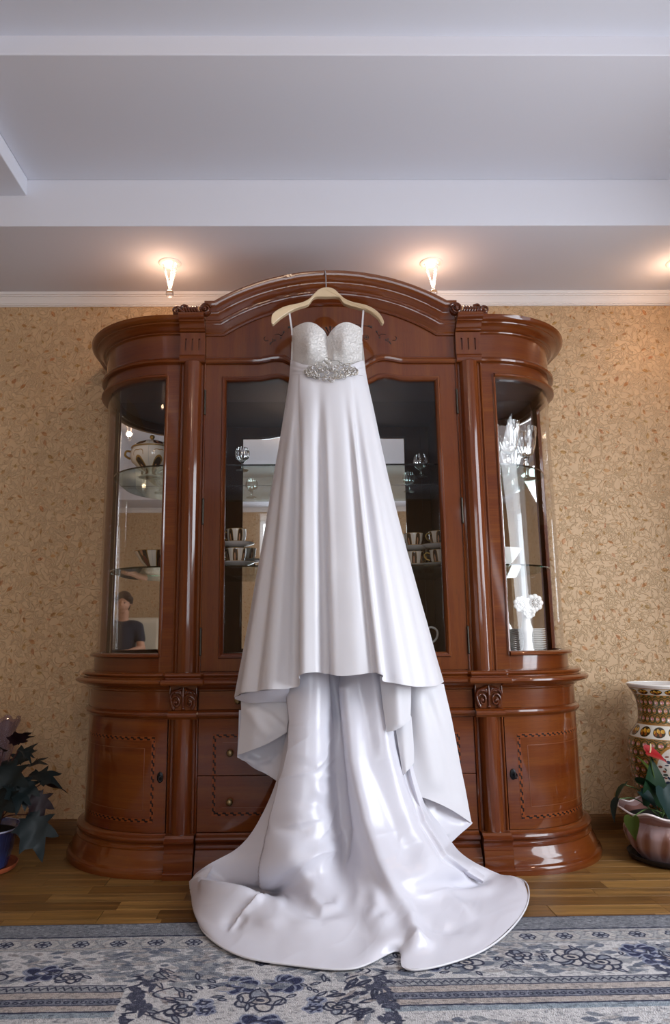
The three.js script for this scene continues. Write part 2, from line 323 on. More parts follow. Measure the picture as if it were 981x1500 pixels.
// --- plinth
const plinthProf = [[-0.03, 0], [0.056, 0], [0.057, 0.016], [0.053, 0.024], [0.046, 0.028], [0.044, 0.031], [0.0415, 0.045], [0.036, 0.058], [0.029, 0.070], [0.025, 0.079], [0.026, 0.083], [0.021, 0.086], [0.017, 0.092], [0.017, 0.097], [0.022, 0.101], [0.026, 0.106], [0.0265, 0.111], [0.023, 0.117], [0.015, 0.119], [0.008, 0.122], [0.004, 0.127], [-0.03, 0.127]];
const blockProf = [[-0.03, 0], [0.056, 0], [0.057, 0.018], [0.052, 0.023], [0.041, 0.026], [0.041, 0.074], [0.0405, 0.076], [0.036, 0.078], [0.034, 0.084], [0.034, 0.097], [0.037, 0.102], [0.041, 0.107], [0.041, 0.113], [0.036, 0.117], [0.028, 0.119], [0.024, 0.127], [-0.03, 0.127]];
for (const s of [-1, 1]) cp('plinth', sweep(sidePlan(CLO, s, 0.575), plinthProf, MAP_PLAN));
cp('plinth', sweep([[-0.473, CLO.F], [0.473, CLO.F]], plinthProf, MAP_PLAN));
for (const s of [-1, 1]) { const a = s * 0.525; cp('plinth_block', sweep([[a - 0.048, CLO.F], [a + 0.048, CLO.F]], blockProf.map((q) => [q[0] + 0.012, q[1]]), MAP_PLAN)); }
// --- lower carcass and its side doors with inlay
const ropeTex = canvasTex(64, 256, (c, W, Hh) => {
  c.fillStyle = 'rgb(122,60,24)'; c.fillRect(0, 0, W, Hh); c.fillStyle = 'rgb(26,16,12)';
  for (let k = 0; k < 2; k++) { const y = k * 128; c.beginPath(); c.moveTo(6, y + 20); c.lineTo(30, y + 8); c.lineTo(34, y + 56); c.lineTo(58, y + 62); c.lineTo(58, y + 112); c.lineTo(36, y + 120); c.lineTo(30, y + 74); c.lineTo(6, y + 64); c.fill(); }
}, true, [1 / 0.013, 1 / 0.052]);
const ropeMat = new THREE.MeshPhysicalMaterial({ map: ropeTex, roughness: 0.4, clearcoat: 0.3, clearcoatRoughness: 0.1, specularIntensity: 0.3 });
const stringMat = new THREE.MeshPhysicalMaterial({ color: 0x703a18, roughness: 0.35, clearcoat: 0.5 });
// uv for a band: u across 0..w, v along
const bandProf = (y0, y1, o) => [[-0.002, y0], [o, y0], [o, y1], [-0.002, y1]];
function bandUV(g, along, across, off) { const p = g.attributes.position, uv = g.attributes.uv; for (let i = 0; i < p.count; i++) { const q = V3().fromBufferAttribute(p, i); uv.setXY(i, across(q) - off, along(q)); } return g; }
for (const s of [-1, 1]) {
  const door = cp('side_door', sweep(sidePlan(CLO, s, 0.5795), [[-0.02, 0.1285], [0, 0.1285], [0, 0.4965], [-0.02, 0.4965]], MAP_PLAN));
  const path = sidePlan(CLO, s, 0.622, { aEnd: 62, a0: 2 }), arc = (q) => q.x * 0.9 - s * q.z * 0.75;
  for (const y of [0.1595, 0.4245]) cp('rope_inlay', bandUV(sweep(path, bandProf(y, y + 0.013, 0.0006), MAP_PLAN), arc, (q) => q.y, y), ropeMat, door);
  const xv = s * 0.626, zv = CLO.cz + Math.sqrt(CLO.R ** 2 - (0.626 - 0.61) ** 2);
  cp('rope_inlay', bandUV(bb(xv - 0.0065, xv + 0.0065, 0.1725, 0.4245, zv - 0.003, zv + 0.0008), (q) => q.y, (q) => q.x, xv - 0.0065), ropeMat, door);
  const path2 = sidePlan(CLO, s, 0.66, { aEnd: 60, a0: 8.5 });
  for (const y of [0.198, 0.398]) cp('string_inlay', sweep(path2, bandProf(y, y + 0.0022, 0.0005), MAP_PLAN), stringMat, door);
  const zs = CLO.cz + Math.cos(8.2 * Math.PI / 180) * CLO.R;
  cp('string_inlay', bb(s * 0.6565 - 0.0011, s * 0.6565 + 0.0011, 0.2, 0.399, zs - 0.003, zs + 0.0006), stringMat, door);
  // oval key plate with its key
  const e = new THREE.SphereGeometry(1, 20, 14); e.scale(0.011, 0.018, 0.004); mv(e, s * 0.6, 0.305, CLO.F + 0.001);
  const pl = cp('key_plate', [e], M.iron, door);
  cp('key', [mv(new THREE.CylinderGeometry(0.003, 0.003, 0.016, 10).rotateX(Math.PI / 2), s * 0.6 + 0.003, 0.303, CLO.F + 0.01), mv(new THREE.TorusGeometry(0.006, 0.002, 8, 16).scale(1, 1.3, 1).rotateY(0.6), s * 0.6 + 0.004, 0.303, CLO.F + 0.02)], M.iron, pl);
}
cp('lower_carcass', [bb(-0.9, 0.9, 0.02, 0.6, 0.004, 0.2), bb(-0.578, 0.578, 0.02, 0.64, 0.2, CLO.F - 0.022)], M.woodDark);
// --- drawers between the half columns
{
  const d1 = cp('drawer', bb(-0.474, 0.474, 0.1285, 0.3075, CLO.F - 0.02, CLO.F, 0.0015, 'x'));
  const d2 = cp('drawer', bb(-0.474, 0.474, 0.3095, 0.4965, CLO.F - 0.02, CLO.F, 0.0015, 'x'));
  const d3 = cp('drawer', bb(-0.474, 0.474, 0.5255, 0.588, CLO.F - 0.02, CLO.F, 0.0015, 'x'));
  const knob = (x, y, parent) => cp('knob', mv(lathe([[0, 0.026], [0.006, 0.0255], [0.0105, 0.022], [0.012, 0.017], [0.0105, 0.012], [0.006, 0.008], [0.0055, 0.003], [0.0095, 0.0015], [0.0095, 0]], 20).rotateX(Math.PI / 2), x, y, CLO.F), M.brass, parent);
  for (const s of [-1, 1]) { knob(s * 0.363, 0.226, d1); knob(s * 0.363, 0.384, d2); knob(s * 0.338, 0.557, d3); }
  const F = CLO.F;
  const v = (x, y0, y1, parent) => cp('rope_inlay', bandUV(bb(x - 0.006, x + 0.006, y0, y1, F - 0.004, F + 0.0006), (q) => q.y, (q) => q.x, x - 0.006), ropeMat, parent);
  const h = (y, parent) => cp('rope_inlay', bandUV(bb(-0.412, 0.412, y - 0.006, y + 0.006, F - 0.004, F + 0.0006), (q) => q.x, (q) => q.y, y - 0.006), ropeMat, parent);
  for (const s of [-1, 1]) { v(s * 0.418, 0.179, 0.3073, d1); v(s * 0.418, 0.3097, 0.444, d2); }
  h(0.185, d1); h(0.438, d2);
  for (const [y, p] of [[0.206, d1], [0.417, d2]]) cp('string_inlay', bb(-0.39, 0.39, y - 0.001, y + 0.001, F - 0.004, F + 0.0005), stringMat, p);
}
// --- half columns, lower and upper
function column(s, y0, y1, F) {
  const a = s * 0.525, prof = [[-0.05, F - 0.02], [-0.05, F + 0.004], [-0.046, F + 0.006], [-0.043, F + 0.004], [-0.041, F + 0.001], [-0.037, F + 0.001]];
  for (let i = 0; i <= 20; i++) { const t = Math.PI * (1 - i / 20); prof.push([Math.cos(t) * 0.0345, F + 0.001 + Math.sin(t) * 0.031]); }
  prof.push([0.037, F + 0.001], [0.041, F + 0.001], [0.043, F + 0.004], [0.046, F + 0.006], [0.05, F + 0.004], [0.05, F - 0.02]);
  const sh = shapeOf(prof.map((q) => [q[0], -q[1]]).reverse()); let g = new THREE.ExtrudeGeometry(sh, { depth: y1 - y0, bevelEnabled: false }); g.rotateX(-Math.PI / 2); g.translate(a, y0, 0);
  // after the rotation shape y -> -z: profile depth F lands on +z
  return toCreasedNormals(boxUV(g, 'y', [a, 0]), 0.45);
}
for (const s of [-1, 1]) { cp('half_column', column(s, 0.127, 0.50, CLO.F)); cp('half_column', column(s, 0.65, 1.80, CUP.F)); }
// --- waist: moulding, frieze, carved capitals, ledge
const waist = [[-0.02, 0.4975], [0.006, 0.4975], [0.009, 0.502], [0.014, 0.506], [0.0155, 0.512], [0.013, 0.518], [0.007, 0.521], [0.004, 0.5245], [-0.02, 0.5245]];
const fries = [[-0.02, 0.525], [0.001, 0.525], [0.001, 0.586], [0.004, 0.590], [0.004, 0.594], [0.010, 0.5945], [0.014, 0.599], [0.022, 0.604], [0.034, 0.6065], [0.036, 0.6095], [-0.02, 0.6095]];
const ledge = [[-0.05, 0.6095], [0.044, 0.6095], [0.051, 0.6125], [0.055, 0.618], [0.0545, 0.624], [0.049, 0.629], [0.042, 0.631], [0.033, 0.6315], [0.026, 0.632], [0.024, 0.635], [0.028, 0.638], [0.031, 0.643], [0.028, 0.648], [0.02, 0.6515], [0.006, 0.6525], [-0.05, 0.6525]];
for (const s of [-1, 1]) {
  cp('waist_moulding', sweep(sidePlan(CLO, s, 0.5735), waist, MAP_PLAN)); cp('side_frieze', sweep(sidePlan(CLO, s, 0.5735), fries, MAP_PLAN));
  cp('ledge', sweep(sidePlan(CLO, s, 0.588), ledge, MAP_PLAN));
  const a = s * 0.525;
  cp('ledge', sweep([[a - 0.063, CLO.F - 0.03], [a - 0.063, CLO.F + 0.0], [a - 0.049, CLO.F + 0.019], [a + 0.049, CLO.F + 0.019], [a + 0.063, CLO.F + 0.0], [a + 0.063, CLO.F - 0.03]], ledge.map((q) => [q[0] * 0.8, q[1]]), MAP_PLAN, { crease: 0.3 }));
  cp('capital_block', [bb(a - 0.047, a + 0.047, 0.525, 0.609, CLO.F - 0.02, CLO.F + 0.018, 0.002)]);
  cp('column_cap', sweep([[a - 0.049, CLO.F], [a + 0.049, CLO.F]], waist.map((q) => [q[0] + 0.026, q[1]]), MAP_PLAN));
  // acanthus capital: two curled leaves either side of a stem
  const zc = CLO.F + 0.019, L = [];
  for (const k of [-1, 1]) {
    const sp = []; for (let i = 0; i <= 40; i++) { const t = i / 40, an = -1.2 + t * 9.2, r = 0.0225 * (1 - 0.78 * t); sp.push([a + k * (0.0235 + Math.cos(an) * r * 0.82), 0.553 + Math.sin(an) * r * 1.15 * (an < 0.2 ? 1 : 1), zc + 0.004 + t * 0.006]); }
    sp.unshift([a + k * 0.006, 0.599, zc + 0.002], [a + k * 0.016, 0.593, zc + 0.006], [a + k * 0.033, 0.588, zc + 0.007], [a + k * 0.043, 0.573, zc + 0.005]);
    L.push(tube(sp, (t) => 0.0052 - 0.002 * t, 70, 8));
    for (let f = 0; f < 4; f++) L.push(tube([[a + k * (0.005 + f * 0.002), 0.572 + f * 0.004, zc], [a + k * (0.010 + f * 0.005), 0.588 - f * 0.001, zc + 0.006], [a + k * (0.016 + f * 0.008), 0.602 - f * 0.003, zc + 0.003]], (t) => 0.0012 + 0.0036 * Math.sin(Math.PI * Math.min(1, t + 0.12)), 12, 7));
    L.push(mv(new THREE.SphereGeometry(0.006, 12, 8).scale(1, 1, 0.8), a + k * 0.0235, 0.553, zc + 0.008));
    L.push(tube([[a + k * 0.045, 0.60, zc], [a + k * 0.046, 0.57, zc + 0.003], [a + k * 0.041, 0.54, zc + 0.002]], (t) => 0.0034 - 0.0018 * t, 12, 7));
  }
  L.push(tube([[a, 0.532, zc], [a, 0.56, zc + 0.006], [a, 0.602, zc + 0.003]], (t) => 0.0034 + 0.002 * Math.sin(3 * t), 14, 8));
  L.push(mv(new THREE.SphereGeometry(0.006, 10, 8).scale(1.1, 0.8, 0.7), a, 0.531, zc + 0.002));
  cp('acanthus_carving', L, M.woodDark);
}
cp('waist_moulding', sweep([[-0.476, CLO.F], [0.476, CLO.F]], waist, MAP_PLAN));
cp('centre_frieze', sweep([[-0.476, CLO.F], [0.476, CLO.F]], fries.map((q) => (q[1] < 0.588 ? [q[0] - 0.021, q[1]] : q)), MAP_PLAN));
cp('ledge', sweep([[-0.463, CLO.F], [0.463, CLO.F]], ledge, MAP_PLAN));
cp('ledge_board', plate([...sidePlan({ cz: 0.165, R: 0.31 }, -1, 0.575), [-0.575, 0.47], [0.575, 0.47], ...sidePlan({ cz: 0.165, R: 0.31 }, 1, 0.575)].filter((q) => q[1] !== undefined), 0.6096, 0.042), M.wood);
// --- upper part: boards, back mirror, partitions
const upPlan = (dR, x0 = 0.575) => [...sidePlan({ cz: CUP.cz, R: CUP.R + dR, F: CUP.F + dR }, -1, x0), ...sidePlan({ cz: CUP.cz, R: CUP.R + dR, F: CUP.F + dR }, 1, x0)];
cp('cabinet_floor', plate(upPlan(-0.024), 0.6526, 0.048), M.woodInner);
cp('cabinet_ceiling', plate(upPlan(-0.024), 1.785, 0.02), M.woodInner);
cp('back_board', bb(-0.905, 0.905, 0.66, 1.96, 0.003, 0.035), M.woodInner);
cp('back_mirror', bb(-0.895, 0.895, 0.701, 1.7845, 0.0405, 0.045), M.mirror);
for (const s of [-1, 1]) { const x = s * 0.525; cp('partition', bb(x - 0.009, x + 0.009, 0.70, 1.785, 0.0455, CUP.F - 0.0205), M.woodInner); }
// --- shelves of glass
const SH1 = 1.409, SH2 = 1.026;
for (const y of [SH1, SH2]) {
  cp('glass_shelf', bb(-0.514, 0.514, y, y + 0.006, 0.047, 0.405, 0.001), M.shelf);
  for (const s of [-1, 1]) { const c = { cz: CUP.cz, R: CUP.R - 0.045, F: CUP.F - 0.045 }; const pl = sidePlan(c, s, 0.538, { zEnd: 0.047 }); cp('glass_shelf', plate(s > 0 ? [...pl, [0.538, 0.047]] : [...pl, [-0.538, 0.047]], y, 0.006), M.shelf); }
}
// --- curved side frames and panes
const lip = (y) => [[-0.012, y], [0.010, y + 0.001], [0.0165, y + 0.005], [0.017, y + 0.011], [0.012, y + 0.016], [0.004, y + 0.018], [-0.012, y + 0.018]];
for (const s of [-1, 1]) {
  const fr = cp('side_frame', [
    sweep(sidePlan(CUP, s, 0.5735, { aEnd: 2.2, n: 2 }), [[-0.02, 0.6527], [0, 0.6527], [0, 1.80], [-0.02, 1.80]], MAP_PLAN),
    sweep(sidePlan(CUP, s, 0.61, { a0: 2.2 }), [[-0.02, 1.752], [0, 1.752], [0, 1.80], [-0.02, 1.80]], MAP_PLAN),
    sweep(sidePlan(CUP, s, 0.61, { a0: 2.2 }), [[-0.02, 0.6527], [0, 0.6527], [0, 0.70], [-0.02, 0.70]], MAP_PLAN)]);
  cp('glazing_lip', sweep(sidePlan(CUP, s, 0.61, { a0: 2.0 }), lip(1.738), MAP_PLAN));
  cp('glazing_lip', sweep(sidePlan(CUP, s, 0.61, { a0: 2.0 }), lip(0.699), MAP_PLAN));
  cp('glazing_bead', sweep([[s * 0.6225, 0.7035], [s * 0.6225, 1.75]], [[-0.007, CUP.F - 0.02], [-0.007, CUP.F + 0.004], [-0.003, CUP.F + 0.007], [0.002, CUP.F + 0.005], [0.006, CUP.F - 0.004], [0.007, CUP.F - 0.02]].map((q) => [q[0] * -s, q[1]]), MAP_FRONT));
  cp('rear_post', bb(s * 0.93 - 0.014, s * 0.93 + 0.014 - (s > 0 ? 0.012 : 0) + (s < 0 ? 0 : 0), 0.70, 1.752, 0.004, 0.055, 0.003), M.wood);
  cp('curved_pane', sweep(sidePlan(CUP, s, 0.61, { a0: 3, zEnd: 0.056, n: 28 }), [[-0.013, 0.70], [-0.010, 0.70], [-0.010, 1.752], [-0.013, 1.752]], MAP_PLAN, { crease: 1 }), M.pane, fr);
  // three hinges at the outer edge of each door
  for (const y of [1.644, 1.225, 0.756]) cp('hinge', [mv(new THREE.CylinderGeometry(0.0042, 0.0042, 0.085, 10), s * 0.4765, y, CUP.F + 0.004), mv(new THREE.SphereGeometry(0.005, 10, 8), s * 0.4765, y + 0.045, CUP.F + 0.004), mv(new THREE.SphereGeometry(0.005, 10, 8), s * 0.4765, y - 0.045, CUP.F + 0.004)], M.hinge);
}
// --- centre doors with their ogee tops
const gk = [[0.5, 0], [0.3, 0], [0.268, 0.0012], [0.245, 0.0062], [0.224, 0.0105], [0.202, 0.0122], [0.18, 0.0085], [0.155, -0.005], [0.12, -0.026], [0.085, -0.040], [0.05, -0.046], [0, -0.048]];
function ogee(x) { x = Math.abs(x); for (let i = 0; i < gk.length - 1; i++) if (x <= gk[i][0] && x >= gk[i + 1][0]) { const t = (gk[i][0] - x) / (gk[i][0] - gk[i + 1][0]); return lerp(gk[i][1], gk[i + 1][1], t * t * (3 - 2 * t) * 0.4 + t * 0.6); } return 0; }
const ogeeLine = (x0, x1, base, n = 44) => Array.from({ length: n + 1 }, (_, i) => { const x = lerp(x0, x1, i / n); return [x, base + ogee(x)]; });
for (const s of [-1, 1]) {
  const o = ogeeLine(s * 0.4745, s * 0.0015, 1.7985), hole = ogeeLine(s * 0.403, s * 0.066, 1.736);
  const sh = shapeOf([[s * 0.4745, 0.6535], ...o, [s * 0.0015, 0.6535]]); sh.holes.push(shapeOf([[s * 0.403, 0.708], ...hole, [s * 0.066, 0.708]]));
  const d = cp('door', extrude(sh, 0.02, CUP.F - 0.02));
  const loop = [[s * 0.403, 0.708], ...hole, [s * 0.066, 0.708]]; if (s < 0) loop.reverse();
  const k = THREE.ShapeUtils.area(loop.map((q) => new THREE.Vector2(...q))) > 0 ? 1 : -1;
  const bead = [[-0.011, CUP.F - 0.012], [-0.011, CUP.F + 0.001], [-0.008, CUP.F + 0.006], [-0.003, CUP.F + 0.007], [0.001, CUP.F + 0.004], [0.004, CUP.F + 0.002], [0.007, CUP.F - 0.004], [0.0075, CUP.F - 0.012]];
  cp('glazing_bead', sweep(loop, bead.map((q) => [q[0] * k, q[1]]), MAP_FRONT, { closed: true }), M.wood, d);
  cp('door_pane', extrude(shapeOf(loop), 0.003, CUP.F - 0.016), M.pane, d);
}
// --- frieze with the arched crown
const arcPts = (R, yApex, x0, n = 36) => Array.from({ length: n + 1 }, (_, i) => { const x = lerp(-x0, x0, i / n); return [x, yApex - R + Math.sqrt(R * R - x * x)]; });
const inner = arcPts(0.735, 2.035, 0.408);
const crown = [[-0.4765, inner[0][1]], ...inner, [0.4765, inner[0][1]]];
cp('centre_frieze', extrude(shapeOf([[-0.4765, 1.80], ...ogeeLine(-0.4765, 0.4765, 1.80, 80), [0.4765, crown[0][1] + 0.03], ...crown.slice().reverse().map((q) => [q[0], q[1] + 0.02]), [-0.4765, crown[0][1] + 0.03]]), 0.02, CUP.F - 0.02));
{
  const pr = [[-0.004, CUP.F - 0.004], [-0.004, CUP.F + 0.010], [0.001, CUP.F + 0.0155], [0.008, CUP.F + 0.017], [0.014, CUP.F + 0.0135], [0.017, CUP.F + 0.007], [0.0215, CUP.F + 0.006], [0.024, CUP.F + 0.002], [0.024, CUP.F - 0.004]];
  cp('ogee_moulding', sweep(ogeeLine(-0.4765, 0.4765, 1.8, 90), pr, MAP_FRONT));
  const sideLip = [[-0.02, 1.797], [0.010, 1.797], [0.017, 1.801], [0.0185, 1.808], [0.015, 1.814], [0.008, 1.818], [0.006, 1.823], [-0.02, 1.823]];
  const sideFr = [[-0.02, 1.823], [0, 1.823], [0, 1.912], [0.003, 1.915], [-0.02, 1.915]];
  const corn = [[-0.03, 1.9145], [0.004, 1.9145], [0.008, 1.917], [0.009, 1.921], [0.014, 1.922], [0.018, 1.925], [0.024, 1.934], [0.034, 1.941], [0.040, 1.943], [0.041, 1.947], [0.047, 1.948], [0.055, 1.953], [0.0595, 1.960], [0.060, 1.968], [-0.03, 1.968]];
  const P = { cz: CUP.cz + 0.02, R: CUP.R, F: CUP.F + 0.02 };
  for (const s of [-1, 1]) {
    cp('side_moulding', sweep(sidePlan(CUP, s, 0.5735), sideLip, MAP_PLAN)); cp('side_frieze', sweep(sidePlan(CUP, s, 0.5735), sideFr, MAP_PLAN));
    cp('cornice', sweep(sidePlan(CUP, s, 0.5735), corn.map((q) => [q[0] * 1.08, q[1]]), MAP_PLAN));
    const a = s * 0.525, F = CUP.F + 0.022;
    // pilaster block with three flutes
    const sh = shapeOf([[a - 0.0475, 1.826], [a + 0.0475, 1.826], [a + 0.0475, 1.915], [a - 0.0475, 1.915]]);
    for (const k of [-1, 0, 1]) { const h = new THREE.Path(), cx = a + k * 0.0255; h.moveTo(cx - 0.0032, 1.846); h.absarc(cx, 1.846, 0.0032, Math.PI, 2 * Math.PI, false); h.lineTo(cx + 0.0032, 1.888); h.absarc(cx, 1.888, 0.0032, 0, Math.PI, false); h.lineTo(cx - 0.0032, 1.846); sh.holes.push(h); }
    cp('pilaster_block', [extrude(sh, 0.008, F - 0.008), bb(a - 0.0475, a + 0.0475, 1.826, 1.915, CUP.F - 0.02, F - 0.008)]);
    cp('pilaster_base', sweep([[a - 0.0475, CUP.F], [a + 0.0475, CUP.F]], [[-0.02, 1.797], [0.018, 1.797], [0.024, 1.801], [0.030, 1.809], [0.031, 1.817], [0.024, 1.8255], [-0.02, 1.8255]], MAP_PLAN));
    cp('pilaster_cornice', sweep([[a - 0.0475, CUP.F], [a + 0.0475, CUP.F]], corn.map((q) => [q[0] < 0 ? q[0] : q[0] * 0.95 + 0.024, q[1] + 0.002]), MAP_PLAN));
    // scroll carving lying on the pilaster cornice
    const L = [], zc = CUP.F + 0.062, y0 = 1.968, dir = -s;                     // dir: towards the middle
    const X = (t) => a + dir * t;
    const sp = []; for (let i = 0; i <= 60; i++) { const t = i / 60, an = Math.PI * 0.9 - t * 11.5, r = 0.0215 * (1 - 0.8 * t); sp.push([X(0.052 + Math.cos(an) * r * -1), y0 + 0.0215 + Math.sin(an) * r, zc + 0.004 + t * 0.008]); }
    L.push(tube(sp, (t) => 0.0062 - 0.0028 * t, 90, 9), mv(new THREE.SphereGeometry(0.006, 14, 10), X(0.052), y0 + 0.0215, zc + 0.013));
    L.push(mv(new THREE.CylinderGeometry(0.0215, 0.0215, 0.02, 28).rotateX(Math.PI / 2), X(0.052), y0 + 0.0215, zc - 0.006));
    for (let f = 0; f < 6; f++) L.push(tube([[X(0.030 - f * 0.011), y0 + 0.002, zc + 0.006], [X(0.020 - f * 0.010), y0 + 0.016, zc + 0.009], [X(0.018 - f * 0.0105), y0 + 0.031 - f * 0.0008, zc + 0.002], [X(0.021 - f * 0.0105), y0 + 0.034 - f * 0.001, zc - 0.008]], (t) => 0.0016 + 0.0046 * Math.sin(Math.PI * clamp(t * 0.8 + 0.15, 0, 1)), 16, 8));
    const tail = []; for (let i = 0; i <= 40; i++) { const t = i / 40, an = 0.6 + t * 6.6, r = 0.0165 * (1 - 0.72 * t); tail.push([X(-0.056 - Math.cos(an) * r * -1), y0 + 0.0155 + Math.sin(an) * r, zc + 0.002 + t * 0.007]); }
    tail.unshift([X(-0.016), y0 + 0.034, zc - 0.002], [X(-0.032), y0 + 0.0375, zc + 0.001]);
    L.push(tube(tail, (t) => 0.0062 - 0.003 * t, 60, 9), tube([[X(-0.022), y0 + 0.004, zc + 0.006], [X(-0.04), y0 + 0.012, zc + 0.012], [X(-0.053), y0 + 0.026, zc + 0.007]], (t) => 0.002 + 0.005 * Math.sin(Math.PI * t), 14, 8), mv(new THREE.SphereGeometry(0.0065, 12, 8), X(-0.054), y0 + 0.0145, zc + 0.009));
    L.push(bx(0.13, 0.016, 0.022, X(-0.005), y0 + 0.007, zc - 0.006, 0.006));
    cp('scroll_carving', L, M.woodDark);
    // small turned finial at the back edge, under the cornice
    cp('corner_bracket', mv(new THREE.SphereGeometry(0.012, 12, 8).scale(1.5, 1, 1.2), s * (0.61 + CUP.R + 0.012), 1.892, 0.06), M.woodDark);
  }
  // marquetry let into the frieze: a shell in the middle, scrolls, buds and berries to either side
  const inlayM = new THREE.MeshStandardMaterial({ color: 0x1c0e08, roughness: 0.5 }), zi = CUP.F + 0.0002, mq = [], line = (pts, r = 0.0011) => mq.push(tube(pts.map((q) => [q[0], q[1], zi]), r, 24, 5)), dot = (x, y, r) => mq.push(mv(new THREE.CylinderGeometry(r, r, 0.0016, 14).rotateX(Math.PI / 2), x, y, zi));
  for (let k = -3; k <= 3; k++) { const a = k * 0.4; line([[Math.sin(a) * 0.012, 1.908 + Math.cos(a) * 0.010], [Math.sin(a) * 0.026, 1.908 + Math.cos(a) * 0.026], [Math.sin(a) * 0.038, 1.908 + Math.cos(a) * 0.037]], 0.0016); dot(Math.sin(a) * 0.039, 1.908 + Math.cos(a) * 0.038, 0.004); }
  for (const s of [-1, 1]) {
    line([[s * 0.045, 1.935], [s * 0.09, 1.955], [s * 0.13, 1.952], [s * 0.155, 1.946]]); dot(s * 0.158, 1.946, 0.0045); dot(s * 0.15, 1.951, 0.0032);
    mq.push(mv(new THREE.TorusGeometry(0.0088, 0.001, 5, 24), s * 0.139, 1.904, zi)); dot(s * 0.139, 1.904, 0.0042);
    line([[s * 0.178, 1.928], [s * 0.188, 1.912], [s * 0.2, 1.918], [s * 0.214, 1.915]]); dot(s * 0.179, 1.927, 0.0034); dot(s * 0.19, 1.903, 0.003);
    for (const [x, y] of [[0.213, 1.893], [0.221, 1.889], [0.228, 1.884], [0.222, 1.897], [0.231, 1.878]]) dot(s * x, y, 0.0029);
    line([[s * 0.238, 1.893], [s * 0.25, 1.891], [s * 0.255, 1.9], [s * 0.25, 1.908]]);
  }
  cp('marquetry', mq, inlayM);
  const z0 = CUP.F;
  const cr = [[-0.002, z0 - 0.004], [-0.002, z0 + 0.006], [0.003, z0 + 0.010], [0.008, z0 + 0.009], [0.010, z0 + 0.012], [0.017, z0 + 0.017], [0.026, z0 + 0.028], [0.031, z0 + 0.031], [0.035, z0 + 0.032], [0.039, z0 + 0.036], [0.044, z0 + 0.0365], [0.048, z0 + 0.034], [0.052, z0 + 0.037], [0.060, z0 + 0.044], [0.068, z0 + 0.049], [0.072, z0 + 0.0495], [0.075, z0 + 0.054], [0.085, z0 + 0.062], [0.1, z0 + 0.068], [0.109, z0 + 0.069], [0.112, z0 + 0.066], [0.112, z0 - 0.15], [0.10, z0 - 0.15], [0.10, z0 - 0.004]];
  cp('arched_cornice', sweep(crown, cr, MAP_FRONT, { crease: 0.5 }));
  cp('top_board', plate(upPlan(-0.025), 1.951, 0.012), M.woodDark);
}

// ------------------------------------------------------------------ ceiling lamps with crystal drops
function ceilingLamp(x, y, z, label) {
  const t = thing('ceiling_lamp', label, 'lamp', [x, y, z], 'recessed ceiling lamps with crystal drops');
  part('ring', lathe([[0.030, 0.0], [0.030, -0.004], [0.034, -0.0065], [0.042, -0.0055], [0.0465, -0.002], [0.047, 0.0]], 40), M.trim, t);
  part('bulb', lathe([[0.0001, -0.012], [0.014, -0.0105], [0.024, -0.006], [0.029, -0.0005]], 32), new THREE.MeshStandardMaterial({ color: 0xffffff, emissive: new THREE.Color(1.0, 0.86, 0.7), emissiveIntensity: 1.7 }), t);
  const end = V3(0.004, -0.118, 0.006);
  [[-0.026, 0.002], [0.018, 0.02], [0.026, -0.010]].forEach(([sx, sz], k) => {
    const g = []; const n = 10;
    for (let i = 0; i <= n; i++) { const q = i / n, p = V3(sx, -0.008, sz).lerp(end, q); g.push(mv(new THREE.IcosahedronGeometry(k === 0 ? 0.0048 : 0.0062, 1), p.x, p.y, p.z)); }
    part('bead_strand', g, M.bead, t);
  });
  part('crystal_ball', mv(new THREE.IcosahedronGeometry(0.0165, 2), end.x, end.y - 0.021, end.z), M.crystal, t);
  const l = new THREE.PointLight(LAMP_COLOR, LAMP_POWER, 0, 2); l.position.set(0.0, -0.10, 0.004); l.castShadow = true; l.shadow.radius = 1; t.add(l);
  const sp = new THREE.SpotLight(LAMP_COLOR, LAMP_POWER * 5, 0, 1.15, 0.7, 2); sp.position.set(0, -0.016, 0); sp.target.position.set(0, -1, 0); sp.castShadow = true; sp.shadow.radius = 1.5; t.add(sp, sp.target);
}
ceilingLamp(-0.657, SOF, 0.282, 'recessed crystal drop lamp above the left scroll of the cabinet');
ceilingLamp(0.435, SOF, 0.282, 'recessed crystal drop lamp above the right scroll of the cabinet');
ceilingLamp(1.475, SOF, 0.282, 'round recessed ceiling lamp near the right edge of the low ceiling band');
ceilingLamp(-1.45, 2.437, 2.4, 'recessed lamp in the left dropped ceiling, nearer one seen in the cabinet mirror');
ceilingLamp(-1.75, 2.437, 4.3, 'recessed lamp in the left dropped ceiling, farther one seen in the cabinet mirror');

